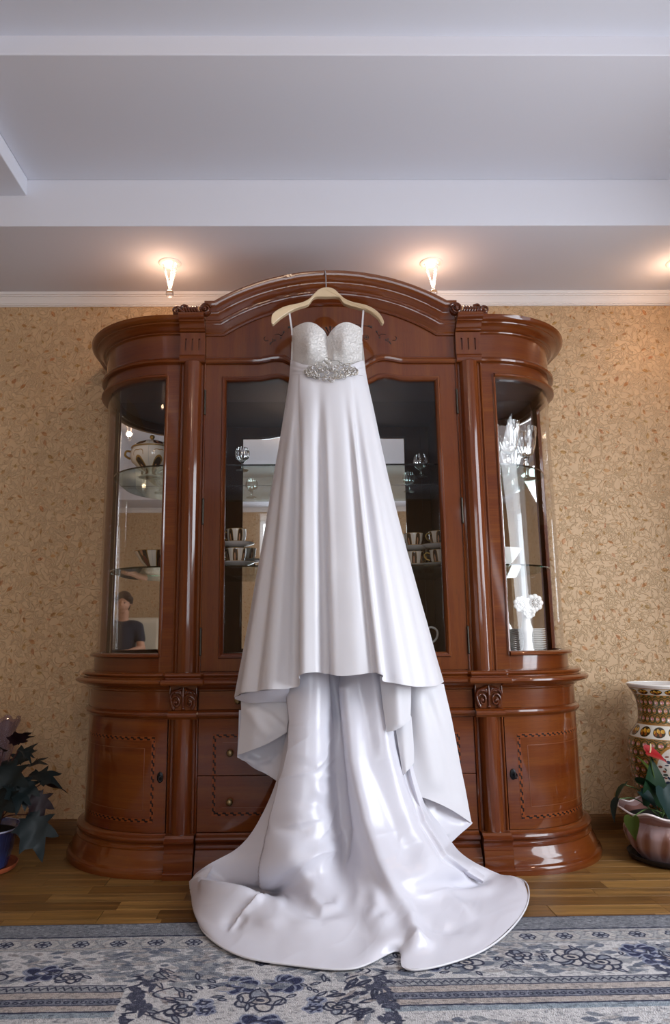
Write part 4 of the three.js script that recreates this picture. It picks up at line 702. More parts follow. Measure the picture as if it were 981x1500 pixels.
// ------------------------------------------------------------------ rug
{
  const X0 = -1.35, X1 = 1.55, L = 1.1;                         // the detailed end of the rug; the pattern then goes on towards the camera
  const rugTex = canvasTex(2048, 776, (c, W, Hh) => {
    const S = W / (X1 - X0), X = (x) => (x - X0) * S, Y = (d) => d * S;            // d: distance from the far edge
    const r = mk(44), navy = 'rgb(38,46,84)', ink = 'rgb(42,47,72)', grey = 'rgb(136,146,160)', cream = 'rgb(214,213,214)', beige = 'rgb(188,178,172)';
    c.fillStyle = cream; c.fillRect(0, 0, W, Hh);
    c.fillStyle = 'rgb(128,132,140)'; c.fillRect(0, 0, W, Y(0.088));
    c.fillStyle = ink; c.fillRect(0, Y(0.088), W, Y(0.007));
    // hexagon border
    c.fillStyle = 'rgb(176,178,180)'; c.fillRect(0, Y(0.095), W, Y(0.075));
    c.fillStyle = beige; c.fillRect(0, Y(0.103), W, Y(0.004)); c.fillRect(0, Y(0.157), W, Y(0.004));
    const petal = (x, y, a, l, w, f, s) => { w *= 1.3; c.save(); c.translate(x, y); c.rotate(a); c.beginPath(); c.moveTo(0, 0); c.quadraticCurveTo(l * 0.5, -w, l, 0); c.quadraticCurveTo(l * 0.5, w, 0, 0); if (f) { c.fillStyle = f; c.fill(); } if (s) { c.strokeStyle = s; c.stroke(); } c.restore(); };
    for (let x = X0; x < X1; x += 0.095) {
      const cx = X(x + 0.02), cy = Y(0.132); c.lineWidth = 2.6; c.strokeStyle = 'rgb(150,152,158)';
      c.beginPath(); [[-0.044, 0], [-0.03, -0.022], [0.03, -0.022], [0.044, 0], [0.03, 0.022], [-0.03, 0.022]].forEach((q, i) => (i ? c.lineTo(cx + q[0] * S, cy + q[1] * S) : c.moveTo(cx + q[0] * S, cy + q[1] * S))); c.closePath(); c.fillStyle = 'rgb(196,194,192)'; c.fill(); c.stroke();
      c.lineWidth = 3; for (let k = 0; k < 6; k++) { c.beginPath(); c.ellipse(cx + Math.cos(k * 1.047) * 0.013 * S, cy + Math.sin(k * 1.047) * 0.011 * S, 0.0075 * S, 0.0065 * S, 0, 0, 6.3); c.fillStyle = 'rgb(170,176,184)'; c.fill(); c.strokeStyle = ink; c.stroke(); }
      c.beginPath(); c.arc(cx, cy, 0.004 * S, 0, 6.3); c.fillStyle = ink; c.fill();
    }
    c.fillStyle = 'rgb(150,154,162)'; c.fillRect(0, Y(0.168), W, Y(0.003));
    const bush = (x, d, w, h, n) => { for (let i = 0; i < n; i++) petal(X(x + (r() - 0.5) * w), Y(d + (r() - 0.5) * h), (r() - 0.5) * 0.9 + (r() < 0.5 ? Math.PI : 0), (0.02 + r() * 0.035) * S, (0.008 + r() * 0.01) * S, ['rgb(136,142,152)', 'rgb(158,162,168)', 'rgb(110,118,134)', 'rgb(178,174,174)'][r() * 4 | 0], null); };
    const rose = (x, d, s, dark) => { c.lineWidth = 3.8; const cx = X(x), cy = Y(d);
      for (let k = 0; k < 7; k++) { const a = k * 0.9 + r(); c.beginPath(); c.ellipse(cx + Math.cos(a) * s * 0.55 * S, cy + Math.sin(a) * s * 0.42 * S, s * 0.5 * S, s * 0.36 * S, a, 0, 6.3); c.fillStyle = dark ? navy : ['rgb(184,184,188)', 'rgb(204,200,198)', 'rgb(150,158,172)'][k % 3]; c.fill(); c.strokeStyle = dark ? 'rgb(150,158,180)' : ink; c.stroke(); }
      c.beginPath(); c.ellipse(cx, cy, s * 0.42 * S, s * 0.3 * S, 0, 0, 6.3); c.fillStyle = dark ? 'rgb(120,128,158)' : 'rgb(196,190,186)'; c.fill(); c.strokeStyle = ink; c.stroke();
      c.beginPath(); c.ellipse(cx, cy, s * 0.2 * S, s * 0.12 * S, 0.4, 0, 6.3); c.fillStyle = dark ? cream : ink; c.fill(); };
    const leaves = (x, d, n, w, h) => { c.lineWidth = 2.6; for (let i = 0; i < n; i++) petal(X(x + (r() - 0.5) * w), Y(d + (r() - 0.5) * h), r() * 6.28, (0.016 + r() * 0.02) * S, 0.007 * S, 'rgb(172,178,188)', ink); };
    // main field of sprays of roses
    for (const [x, w] of [[-1.15, 0.5], [-0.78, 0.5], [-0.42, 0.3], [0.3, 0.5], [0.6, 0.5], [0.95, 0.4], [1.3, 0.4]]) { bush(x, 0.25, w, 0.15, 130); }
    for (const [x, d, s, k] of [[-1.2, 0.24, 0.035, 0], [-1.08, 0.285, 0.04, 1], [-0.9, 0.265, 0.036, 0], [-0.83, 0.30, 0.045, 0], [-0.71, 0.285, 0.045, 1], [-0.64, 0.31, 0.03, 0], [-0.98, 0.22, 0.022, 0], [0.18, 0.275, 0.045, 1], [0.28, 0.27, 0.04, 0], [0.42, 0.235, 0.03, 0], [0.54, 0.25, 0.05, 0], [0.6, 0.28, 0.045, 0], [0.72, 0.225, 0.045, 1], [0.74, 0.275, 0.04, 1], [0.86, 0.24, 0.02, 0], [0.98, 0.22, 0.03, 0], [1.12, 0.25, 0.04, 0], [1.25, 0.28, 0.045, 1], [1.38, 0.24, 0.04, 0]]) { leaves(x, d, 7, 0.13, 0.09); rose(x, d, s, k); }
    // striped inner border with gaps for the scroll medallions
    const stripe = (xa, xb) => { const B = (d, h, f) => { c.fillStyle = f; c.fillRect(X(xa), Y(d), X(xb) - X(xa), Y(h)); };
      B(0.345, 0.004, ink); B(0.349, 0.024, 'rgb(160,164,170)'); B(0.373, 0.004, ink); B(0.377, 0.026, beige); B(0.403, 0.004, ink); B(0.407, 0.022, 'rgb(118,124,140)'); B(0.429, 0.004, ink); B(0.433, 0.022, beige); B(0.455, 0.006, ink); B(0.461, 0.02, 'rgb(150,164,176)'); B(0.481, 0.3, cream);
      c.strokeStyle = ink; c.lineWidth = 2.4; for (let x = xa; x < xb; x += 0.018) { c.beginPath(); c.moveTo(X(x), Y(0.362)); c.lineTo(X(x + 0.009), Y(0.353)); c.lineTo(X(x + 0.018), Y(0.369)); c.stroke(); c.beginPath(); c.arc(X(x), Y(0.418), 0.005 * S, 0, 6.3); c.stroke(); }
      for (let i = 0; i < 10; i++) { const x = lerp(xa, xb, r()); bush(x, 0.60, 0.3, 0.18, 14); } };
    stripe(X0, -0.50); stripe(0.06, 0.86); stripe(1.15, X1);
    // medallion between them
    const med = (m) => {
      for (const k of [-1, 1]) {
        for (let i = 0; i < 34; i++) petal(X(m + k * (0.17 + r() * 0.09)), Y(0.24 + r() * 0.24), Math.PI / 2 + k * (0.2 + r() * 1.2), (0.03 + r() * 0.03) * S, 0.008 * S, ['rgb(176,168,166)', 'rgb(150,156,166)', 'rgb(196,190,188)'][i % 3], i % 2 ? ink : null);
        c.strokeStyle = ink; c.lineWidth = 3.5; c.beginPath(); for (let i = 0; i <= 40; i++) { const d = 0.28 + i * 0.007, x = m + k * (0.225 + 0.028 * Math.sin(i * 0.5) - i * 0.0012); i ? c.lineTo(X(x), Y(d)) : c.moveTo(X(x), Y(d)); } c.stroke();
        bush(m + k * 0.11, 0.27, 0.1, 0.05, 16); rose(m + k * 0.052, 0.355, 0.046, 1); rose(m + k * 0.12, 0.43, 0.02, 1); rose(m + k * 0.112, 0.46, 0.022, 1);
        c.strokeStyle = ink; c.lineWidth = 5; c.beginPath(); for (let i = 0; i <= 60; i++) { const d = 0.30 + i * 0.006, x = m + k * (0.272 + 0.012 * Math.sin(i * 0.9) + 0.008 * Math.sin(i * 2.3)); i ? c.lineTo(X(x), Y(d)) : c.moveTo(X(x), Y(d)); } c.stroke();
        for (let i = 0; i < 22; i++) petal(X(m + k * (0.235 + r() * 0.05)), Y(0.30 + r() * 0.2), Math.PI / 2 + (r() - 0.5), (0.02 + r() * 0.02) * S, 0.006 * S, 'rgb(168,160,160)', 'rgb(70,74,96)');
      }
      rose(m, 0.425, 0.052, 0); rose(m, 0.25, 0.016, 0); leaves(m, 0.43, 8, 0.2, 0.08); bush(m, 0.36, 0.18, 0.03, 14); rose(m, 0.52, 0.05, 1);
      for (const k of [-1, 1]) { bush(m + k * 0.17, 0.30, 0.10, 0.10, 30); leaves(m + k * 0.13, 0.36, 8, 0.08, 0.08); rose(m + k * 0.165, 0.46, 0.03, 0); }
    };
    med(-0.20); med(1.0);
    // woven tone
    for (let i = 0; i < 60000; i++) { const a = r(); c.fillStyle = a < 0.45 ? 'rgba(255,255,255,0.13)' : 'rgba(20,24,40,0.15)'; c.fillRect(r() * W, r() * Hh, 3 + r() * 5, 2 + r() * 3); }
  });
  rugTex.wrapS = rugTex.wrapT = THREE.ClampToEdgeWrapping;
  const pile = dataTex(512, 512, (u, v) => { const p = (0.5 * vn(u * 128, v * 128, 128, 128) + 0.5 * vn(u * 256, v * 256, 256, 256)) * 255; return [p, p, p]; }, false); pile.repeat.set(14, 5);
  const t = thing('rug', 'blue grey and cream patterned rug with dark roses lying on the wooden floor', 'rug', [-0.02, 0, 0.898]);
  t.rotation.y = 0.0147;
  const mat = new THREE.MeshStandardMaterial({ map: rugTex, color: 0xf6f4f4, bumpMap: pile, bumpScale: 0.005, roughness: 0.95 });
  const NX = 220, NZ = 90, wav = (x, z) => 0.0105 + 0.0016 * (vn(x * 6 + 20, z * 6, 64, 64) - 0.5) + 0.0012 * (vn(x * 60 + 7, z * 60, 256, 256) - 0.5);
  const edge = (x) => 0.005 * (vn(x * 5 + 40, 3, 64, 64) - 0.5);
  const g = gridGeo(NZ + 2, NX + 1, (i, j) => { const x = lerp(X0, X1, j / NX); if (i === 0) return V3(x, 0.0004, edge(x)); const z = (i - 1) / NZ * L; const rise = sstep(-0.001, 0.012, z); return V3(x, lerp(0.006, wav(x, z), rise), z + edge(x) * (1 - z / L)); }, (i, j, p) => [j / NX, 1 - clamp(p.z / L, 0, 1)]);
  part('rug_field', g, mat, t);
  part('rug_end', bb(X0, X1, 0.0005, 0.0105, L, 2.9), new THREE.MeshStandardMaterial({ color: 0xb4b8c2, roughness: 0.95 }), t);
  part('binding', tube(Array.from({ length: 41 }, (_, i) => { const x = lerp(X0, X1, i / 40); return [x, 0.004, edge(x) - 0.001]; }), 0.0032, 160, 6), new THREE.MeshStandardMaterial({ color: 0x23283a, roughness: 0.95 }), t);
}

// ------------------------------------------------------------------ inside the cabinet
const goldMat = new THREE.MeshStandardMaterial({ color: 0xb08d4a, metalness: 0.85, roughness: 0.3 });
const chinaTex = canvasTex(1024, 256, (c, W, Hh) => {
  c.fillStyle = 'rgb(232,226,214)'; c.fillRect(0, 0, W, Hh); c.fillStyle = 'rgb(168,136,78)'; c.fillRect(0, 0, W, 12); c.fillRect(0, Hh - 16, W, 10);
  for (let k = 0; k < 6; k++) { const x = (k + 0.5) * W / 6; c.fillStyle = 'rgb(206,204,196)'; c.fillRect(x - W / 12, 12, 5, Hh - 30);
    c.fillStyle = 'rgb(160,122,60)'; c.beginPath(); c.ellipse(x, 150, 50, 66, 0, 0, 6.3); c.fill(); c.fillStyle = 'rgb(58,44,34)'; c.beginPath(); c.ellipse(x, 150, 42, 57, 0, 0, 6.3); c.fill();
    c.fillStyle = 'rgb(190,140,104)'; c.beginPath(); c.ellipse(x - 8, 138, 15, 20, 0, 0, 6.3); c.fill(); c.fillStyle = 'rgb(120,66,48)'; c.beginPath(); c.ellipse(x + 4, 176, 24, 20, 0, 0, 6.3); c.fill();
    c.strokeStyle = 'rgb(160,122,60)'; c.lineWidth = 4; for (const q of [-1, 1]) { c.beginPath(); c.moveTo(x, 60); c.quadraticCurveTo(x + q * 50, 50, x + q * 44, 84); c.stroke(); } }
}, true);
const china = new THREE.MeshPhysicalMaterial({ map: chinaTex, roughness: 0.15, clearcoat: 0.7 });
function cupStack(x, z, y, turn, where) {
  const CUPP = [[0.001, 0.004], [0.018, 0.003], [0.021, 0.0], [0.023, 0.002], [0.024, 0.006], [0.031, 0.016], [0.0355, 0.034], [0.0375, 0.056], [0.0385, 0.062], [0.0365, 0.0615], [0.033, 0.034], [0.028, 0.015], [0.001, 0.009]];
  const SAU = [[0.001, 0.002], [0.026, 0.0], [0.03, 0.003], [0.05, 0.007], [0.068, 0.015], [0.07, 0.017], [0.0685, 0.018], [0.05, 0.010], [0.028, 0.006], [0.001, 0.006]];
  const out = [];
  for (let k = 0; k < 2; k++) {
    const y0 = y + k * 0.0735, lv = k ? 'upper' : 'lower';
    const s = thing('saucer', `${lv} gilt edged saucer of the cup stack ${where}`, 'saucer', [x, y0, z]);
    part('dish', lathe(SAU, 40), M.porcelain, s); part('gilt_edge', mv(new THREE.TorusGeometry(0.0695, 0.0009, 6, 48).rotateX(Math.PI / 2), 0, 0.0172, 0), goldMat, s);
    const c = thing('teacup', `${lv} medallion teacup of the stack ${where}`, 'cup', [x, y0 + 0.0068, z]); c.rotation.y = turn + k * 0.5;
    part('bowl', lathe(CUPP, 40), china, c); part('handle', tube([[0.036, 0.05, 0], [0.05, 0.053, 0], [0.058, 0.042, 0], [0.05, 0.028, 0], [0.037, 0.023, 0]], 0.0028, 20, 7), goldMat, c);
    part('gilt_edge', mv(new THREE.TorusGeometry(0.0378, 0.001, 6, 40).rotateX(Math.PI / 2), 0, 0.062, 0), goldMat, c);
  }
}
const S1 = SH1 + 0.0062, S2 = SH2 + 0.0062, S0 = 0.7012;
cupStack(-0.362, 0.345, S2, 2.6, 'on the middle shelf left of the dress');
cupStack(0.425, 0.257, S2, 3.0, 'at the right door frame');
cupStack(0.335, 0.20, S2, 0.4, 'just right of the dress');
// small cut brandy glasses
const BR = [[0.001, 0.0], [0.024, 0.0], [0.025, 0.002], [0.008, 0.006], [0.0045, 0.012], [0.0045, 0.026], [0.010, 0.032], [0.024, 0.044], [0.0285, 0.058], [0.027, 0.074], [0.022, 0.086], [0.0205, 0.086], [0.0255, 0.073], [0.0268, 0.058], [0.022, 0.046], [0.001, 0.036]];
function facets(g, n, a, y0, y1) { const p = g.attributes.position; for (let i = 0; i < p.count; i++) { const x = p.getX(i), y = p.getY(i), z = p.getZ(i); if (y > y0 && y < y1) { const t = Math.atan2(z, x), k = 1 + a * Math.cos(n * t + y * 180) * Math.cos(y * 210); p.setX(i, x * k); p.setZ(i, z * k); } } g.computeVertexNormals(); return g; }
function glassThing(name, prof, pos, label, cut, sc = 1) { const t = thing(name, label, 'glass', pos); const g = facets(lathe(prof, 48), ...cut); g.scale(sc, sc, sc); part('bowl', g, M.crystal, t); return t; }
glassThing('brandy_glass', BR, [-0.345, S1, 0.318], 'small cut crystal brandy glass on the upper shelf left of the dress', [14, 0.05, 0.036, 0.08]);
glassThing('brandy_glass', BR, [0.375, S1, 0.20], 'small cut crystal brandy glass on the upper shelf right of the dress', [14, 0.05, 0.036, 0.08]);
// tall goblets, right end
const GOB = [[0.001, 0.0], [0.038, 0.0], [0.039, 0.003], [0.012, 0.010], [0.008, 0.02], [0.009, 0.05], [0.014, 0.062], [0.009, 0.074], [0.012, 0.088], [0.03, 0.105], [0.043, 0.14], [0.048, 0.18], [0.052, 0.225], [0.0505, 0.225], [0.0455, 0.18], [0.04, 0.14], [0.027, 0.108], [0.001, 0.095]];
glassThing('crystal_goblet', GOB, [0.742, S1, 0.19], 'tall cut crystal goblet on the upper shelf at the front of the right end', [16, 0.03, 0.088, 0.2], 1.0);
glassThing('crystal_goblet', GOB, [0.83, S1, 0.14], 'tall cut crystal goblet on the upper shelf behind the front goblet at right', [16, 0.03, 0.088, 0.2], 0.96);
// tureen, left end
{
  const t = thing('soup_tureen', 'lidded porcelain tureen with painted scenes on the upper shelf of the left end', 'tureen', [-0.725, S1, 0.2]);
  const g = lathe([[0.001, 0.0], [0.05, 0.0], [0.048, 0.006], [0.03, 0.014], [0.028, 0.022], [0.05, 0.034], [0.08, 0.06], [0.088, 0.085], [0.085, 0.105], [0.078, 0.116], [0.082, 0.12]], 48); g.scale(1.0, 1.0, 0.8);
  part('bowl', g, china, t); part('lid', lathe([[0.083, 0.12], [0.08, 0.126], [0.06, 0.14], [0.03, 0.15], [0.001, 0.153]], 40).scale(1, 1, 0.8), china, t);
  part('lid_knob', lathe([[0.004, 0.15], [0.005, 0.158], [0.011, 0.164], [0.009, 0.173], [0.001, 0.177]], 20), goldMat, t);
  for (const s of [-1, 1]) part('handle', tube([[s * 0.083, 0.105, 0], [s * 0.103, 0.108, 0], [s * 0.108, 0.09, 0], [s * 0.088, 0.075, 0]], 0.0045, 20, 8), goldMat, t);
  part('gilt_band', mv(new THREE.TorusGeometry(0.082, 0.0028, 8, 48).rotateX(Math.PI / 2).scale(1, 1, 0.8), 0, 0.12, 0), goldMat, t);
}
{
  const bowl = [[0.001, 0.0], [0.03, 0.0], [0.032, 0.006], [0.06, 0.035], [0.082, 0.07], [0.084, 0.072], [0.080, 0.07], [0.056, 0.036], [0.028, 0.01], [0.001, 0.009]];
  const b = thing('serving_bowl', 'dark rimmed footed bowl on the lower glass shelf of the left end', 'bowl', [-0.69, S2, 0.23]); part('dish', lathe(bowl, 40), china, b); part('gilt_edge', mv(new THREE.TorusGeometry(0.0835, 0.0012, 6, 48).rotateX(Math.PI / 2), 0, 0.0715, 0), goldMat, b);
  const w = thing('serving_bowl', 'plain white bowl on the lower glass shelf of the right end', 'bowl', [0.665, S2, 0.25]); part('dish', lathe(bowl, 40), M.porcelain, w);
  for (let k = 0; k < 11; k++) {
    const p = thing('dinner_plate', k === 0 ? 'bottom plate of the white stack in the right cabinet end' : k === 10 ? 'top plate of the white stack in the right cabinet end' : ['second', 'third', 'fourth', 'fifth', 'sixth', 'seventh', 'eighth', 'ninth', 'tenth'][k - 1] + ' white plate from the bottom of the stack in the right cabinet end', 'plate', [0.775, S0 + k * 0.0082, 0.2], 'stacked white dinner plates');
    part('dish', lathe([[0.001, 0.0], [0.04, 0.0], [0.042, 0.002], [0.064, 0.0105], [0.0655, 0.0125], [0.063, 0.0125], [0.041, 0.0045], [0.001, 0.0045]], 40), M.porcelain, p);
  }
  const f = thing('porcelain_figurine', 'white porcelain flower figurine standing behind the plates in the right end', 'figurine', [0.735, S0, 0.31]);
  part('stem', lathe([[0.001, 0], [0.03, 0], [0.032, 0.006], [0.02, 0.018], [0.014, 0.05], [0.017, 0.075], [0.023, 0.09], [0.014, 0.12], [0.009, 0.15], [0.001, 0.16]], 28), M.porcelain, f);
  for (const [dx, dy, dz, r] of [[-0.02, 0.185, 0.01, 0.03], [0.03, 0.19, 0.012, 0.033], [0.006, 0.155, 0.02, 0.024]]) {
    const L = []; for (let k = 0; k < 9; k++) { const a = k / 9 * 6.283; L.push(mv(new THREE.SphereGeometry(r * 0.36, 10, 8).scale(1, 1, 0.45), dx + Math.cos(a) * r * 0.68, dy + Math.sin(a) * r * 0.68, dz)); L.push(mv(new THREE.TorusGeometry(r * 0.22, 0.0016, 5, 12), dx + Math.cos(a + 0.3) * r * 0.36, dy + Math.sin(a + 0.3) * r * 0.36, dz + 0.006)); } L.push(mv(new THREE.SphereGeometry(r * 0.24, 10, 8), dx, dy, dz + 0.004));
    part('flower', L, M.porcelain, f);
  }
  const j = thing('porcelain_jug', 'white porcelain jug on the cabinet floor just right of the dress', 'jug', [0.325, S0, 0.25]);
  part('body', lathe([[0.001, 0], [0.035, 0], [0.037, 0.005], [0.052, 0.035], [0.05, 0.065], [0.033, 0.095], [0.036, 0.115], [0.034, 0.115], [0.03, 0.095], [0.001, 0.09]], 36), M.porcelain, j);
  part('handle', tube([[0.034, 0.092, 0], [0.06, 0.102, 0], [0.081, 0.088, 0], [0.078, 0.06, 0], [0.05, 0.035, 0]], 0.0042, 30, 8), M.porcelain, j);
}

// ------------------------------------------------------------------ plants, pots and vases
function leafGeo(outline, fold, droop, nz = 0) {                    // outline in (x along, y across), flat leaf bent along its mid-rib
  const sh = shapeOf(outline); const g0 = new THREE.ShapeGeometry(sh, 1), p = g0.attributes.position;
  // refine once for the bend
  let g = flat(g0);
  for (let it = 0; it < 2; it++) { const q = g.attributes.position, o = []; for (let i = 0; i < q.count; i += 3) { const a = V3().fromBufferAttribute(q, i), b = V3().fromBufferAttribute(q, i + 1), c = V3().fromBufferAttribute(q, i + 2), ab = a.clone().add(b).multiplyScalar(0.5), bc = b.clone().add(c).multiplyScalar(0.5), ca = c.clone().add(a).multiplyScalar(0.5); for (const t of [a, ab, ca, ab, b, bc, ca, bc, c, ab, bc, ca]) o.push(t.x, t.y, t.z); } g = new THREE.BufferGeometry(); g.setAttribute('position', new THREE.Float32BufferAttribute(o, 3)); }
  const q = g.attributes.position, uv = []; for (let i = 0; i < q.count; i++) { const x = q.getX(i), y = q.getY(i); uv.push(x, y + 0.5); q.setZ(i, Math.abs(y) * fold - x * x * droop + nz * Math.sin(x * 9 + y * 7) * 0.03); }
  g.setAttribute('uv', new THREE.Float32BufferAttribute(uv, 2)); g = mergeVertices(g, 1e-5); g.computeVertexNormals(); return g;
}
function setLeaf(parent, g, m, pos, dir, size, roll = 0, label) {
  const o = part('leaf', g, m, parent); o.position.set(...pos);
  const x = V3(...dir).normalize(), up = Math.abs(x.y) > 0.95 ? V3(0, 0, 1) : V3(0, 1, 0), y = up.clone().cross(x).normalize(), z = x.clone().cross(y).normalize();
  o.quaternion.setFromRotationMatrix(new THREE.Matrix4().makeBasis(x, y, z)); o.rotateX(roll); o.scale.setScalar(size); return o;
}
const leafMat = (c, r = 0.45) => new THREE.MeshPhysicalMaterial({ color: c, roughness: r, side: THREE.DoubleSide, specularIntensity: 0.4 });
{
  // dark star-leaved begonia in a blue pot, far left
  const px = -1.205, pz = 0.43;
  const sa = thing('plant_saucer', 'terracotta saucer under the blue flower pot at the left edge', 'saucer', [px, 0, pz]);
  part('dish', lathe([[0.001, 0.0], [0.094, 0.0], [0.108, 0.006], [0.115, 0.022], [0.111, 0.022], [0.103, 0.008], [0.001, 0.006]], 48), new THREE.MeshStandardMaterial({ color: 0x9a4a26, roughness: 0.75 }), sa);
  const t = thing('potted_begonia', 'dark star-leaved plant in a glazed blue pot at the left edge', 'plant', [px, 0.0065, pz]);
  const blue = canvasTex(512, 256, (c, W, Hh) => { const r = mk(3); c.fillStyle = 'rgb(44,56,104)'; c.fillRect(0, 0, W, Hh); for (let i = 0; i < 700; i++) { c.fillStyle = `rgba(${60 + r() * 60},${80 + r() * 60},${140 + r() * 60},0.25)`; c.fillRect(r() * W, r() * Hh, 1 + r() * 2, 6 + r() * 26); } });
  part('pot', lathe([[0.001, 0.0], [0.078, 0.0], [0.082, 0.01], [0.098, 0.07], [0.108, 0.118], [0.119, 0.128], [0.122, 0.132], [0.117, 0.133], [0.104, 0.118], [0.1, 0.105], [0.001, 0.1]], 56), new THREE.MeshPhysicalMaterial({ map: blue, roughness: 0.2, clearcoat: 0.6 }), t);
  part('pot_rim', mv(new THREE.TorusGeometry(0.1195, 0.0028, 8, 64).rotateX(Math.PI / 2), 0, 0.132, 0), new THREE.MeshStandardMaterial({ color: 0xa8aac4, roughness: 0.35 }), t);
  part('soil', mv(new THREE.CylinderGeometry(0.105, 0.1, 0.012, 40), 0, 0.108, 0), new THREE.MeshStandardMaterial({ color: 0x17100b, roughness: 1 }), t);
  const star = []; const lob = [[-2.35, 0.42], [-1.55, 0.62], [-0.75, 0.82], [0, 1.0], [0.75, 0.82], [1.55, 0.62], [2.35, 0.42]];
  star.push([-0.06, 0]); lob.forEach(([a, l], i) => { star.push([0.3 + Math.cos(a - 0.30) * l * 0.62, Math.sin(a - 0.30) * l * 0.62], [0.3 + Math.cos(a - 0.14) * l * 0.8, Math.sin(a - 0.14) * l * 0.8], [0.3 + Math.cos(a) * l, Math.sin(a) * l], [0.3 + Math.cos(a + 0.14) * l * 0.8, Math.sin(a + 0.14) * l * 0.8]); });
  const G = leafGeo(star.map((q) => [q[0], q[1]]), 0.22, 0.18, 1), dk = leafMat(0x121a1b, 0.5), pu = leafMat(0x1e0e12, 0.5), stemM = new THREE.MeshStandardMaterial({ color: 0x4a2420, roughness: 0.6 });
  const base = V3(px, 0.0065, pz), S = [];
  // leaf bases as measured against the photo, [px, py, z, direction (x, y, z), size]
  const L = [[5, 1100, 0.42, [-0.3, 0.5, 0.6], 0.085, 0], [20, 1092, 0.40, [0.5, 0.5, 0.2], 0.075, 1], [28, 1098, 0.42, [0.8, -0.4, 0.3], 0.06, 0], [12, 1118, 0.47, [0.3, -0.8, 0.6], 0.12, 1], [34, 1126, 0.43, [0.6, 0.3, 0.3], 0.085, 0], [44, 1135, 0.42, [0.9, -0.1, 0.2], 0.10, 1], [36, 1140, 0.47, [0.3, -0.6, 0.6], 0.085, 0], [4, 1155, 0.52, [0.1, -0.6, 0.8], 0.12, 0], [20, 1152, 0.50, [0.5, -0.4, 0.7], 0.09, 0], [52, 1160, 0.43, [0.4, -0.9, 0.2], 0.085, 1], [42, 1193, 0.47, [0.5, -0.8, 0.3], 0.12, 0], [58, 1150, 0.39, [0.8, -0.1, -0.2], 0.085, 1], [8, 1132, 0.36, [-0.2, 0.3, -0.6], 0.10, 0], [-18, 1110, 0.44, [-0.6, 0.3, 0.4], 0.12, 0], [-25, 1150, 0.46, [-0.8, -0.3, 0.4], 0.12, 0], [24, 1120, 0.36, [0.3, 0.6, -0.4], 0.08, 0]];
  for (const [x, y, z, d, s, m] of L) {
    const w = at(x, y, z), l = w.clone().sub(base); setLeaf(t, G, m && s < 0.09 ? pu : dk, [l.x, l.y, l.z], d, s, (x * 7 % 5 - 2) * 0.2);
    const b0 = V3(rr(-0.04, 0.05), 0.112, rr(-0.04, 0.04)); part('stem', tube([b0, b0.clone().lerp(l, 0.55).add(V3(0, 0.02, 0)), l], 0.0021, 14, 6), stemM, t);
  }
  for (let k = 0; k < 9; k++) { const b0 = V3(rr(-0.03, 0.04), 0.112, rr(-0.03, 0.05)), e = b0.clone().add(V3(rr(-0.06, 0.11), rr(0.08, 0.16), rr(-0.05, 0.07))); part('stem', tube([b0, b0.clone().lerp(e, 0.5).add(V3(0, 0.015, 0)), e], 0.0024, 10, 6), stemM, t); }
  // cut glass vase behind it, half outside the frame
  const v = thing('crystal_vase', 'tall fluted cut glass vase on the floor behind the dark plant', 'vase', [-1.30, 0, 0.2]);
  const vg = lathe([[0.001, 0.0], [0.06, 0.0], [0.062, 0.012], [0.045, 0.03], [0.043, 0.08], [0.055, 0.2], [0.066, 0.32], [0.085, 0.43], [0.1, 0.466], [0.096, 0.466], [0.08, 0.43], [0.061, 0.32], [0.049, 0.2], [0.036, 0.09], [0.001, 0.05]], 72);
  { const p = vg.attributes.position; for (let i = 0; i < p.count; i++) { const x = p.getX(i), y = p.getY(i), z = p.getZ(i), a = Math.atan2(z, x), k = 1 + 0.035 * Math.sin(18 * a + y * 26) * sstep(0.05, 0.2, y); p.setX(i, x * k); p.setZ(i, z * k); p.setY(i, y + (y > 0.42 ? 0.008 * Math.cos(9 * a) : 0)); } vg.computeVertexNormals(); }
  part('body', vg, new THREE.MeshPhysicalMaterial({ color: 0xd8ccd2, transmission: 0.92, thickness: 0, roughness: 0.06, ior: 1.5 }), v);
}
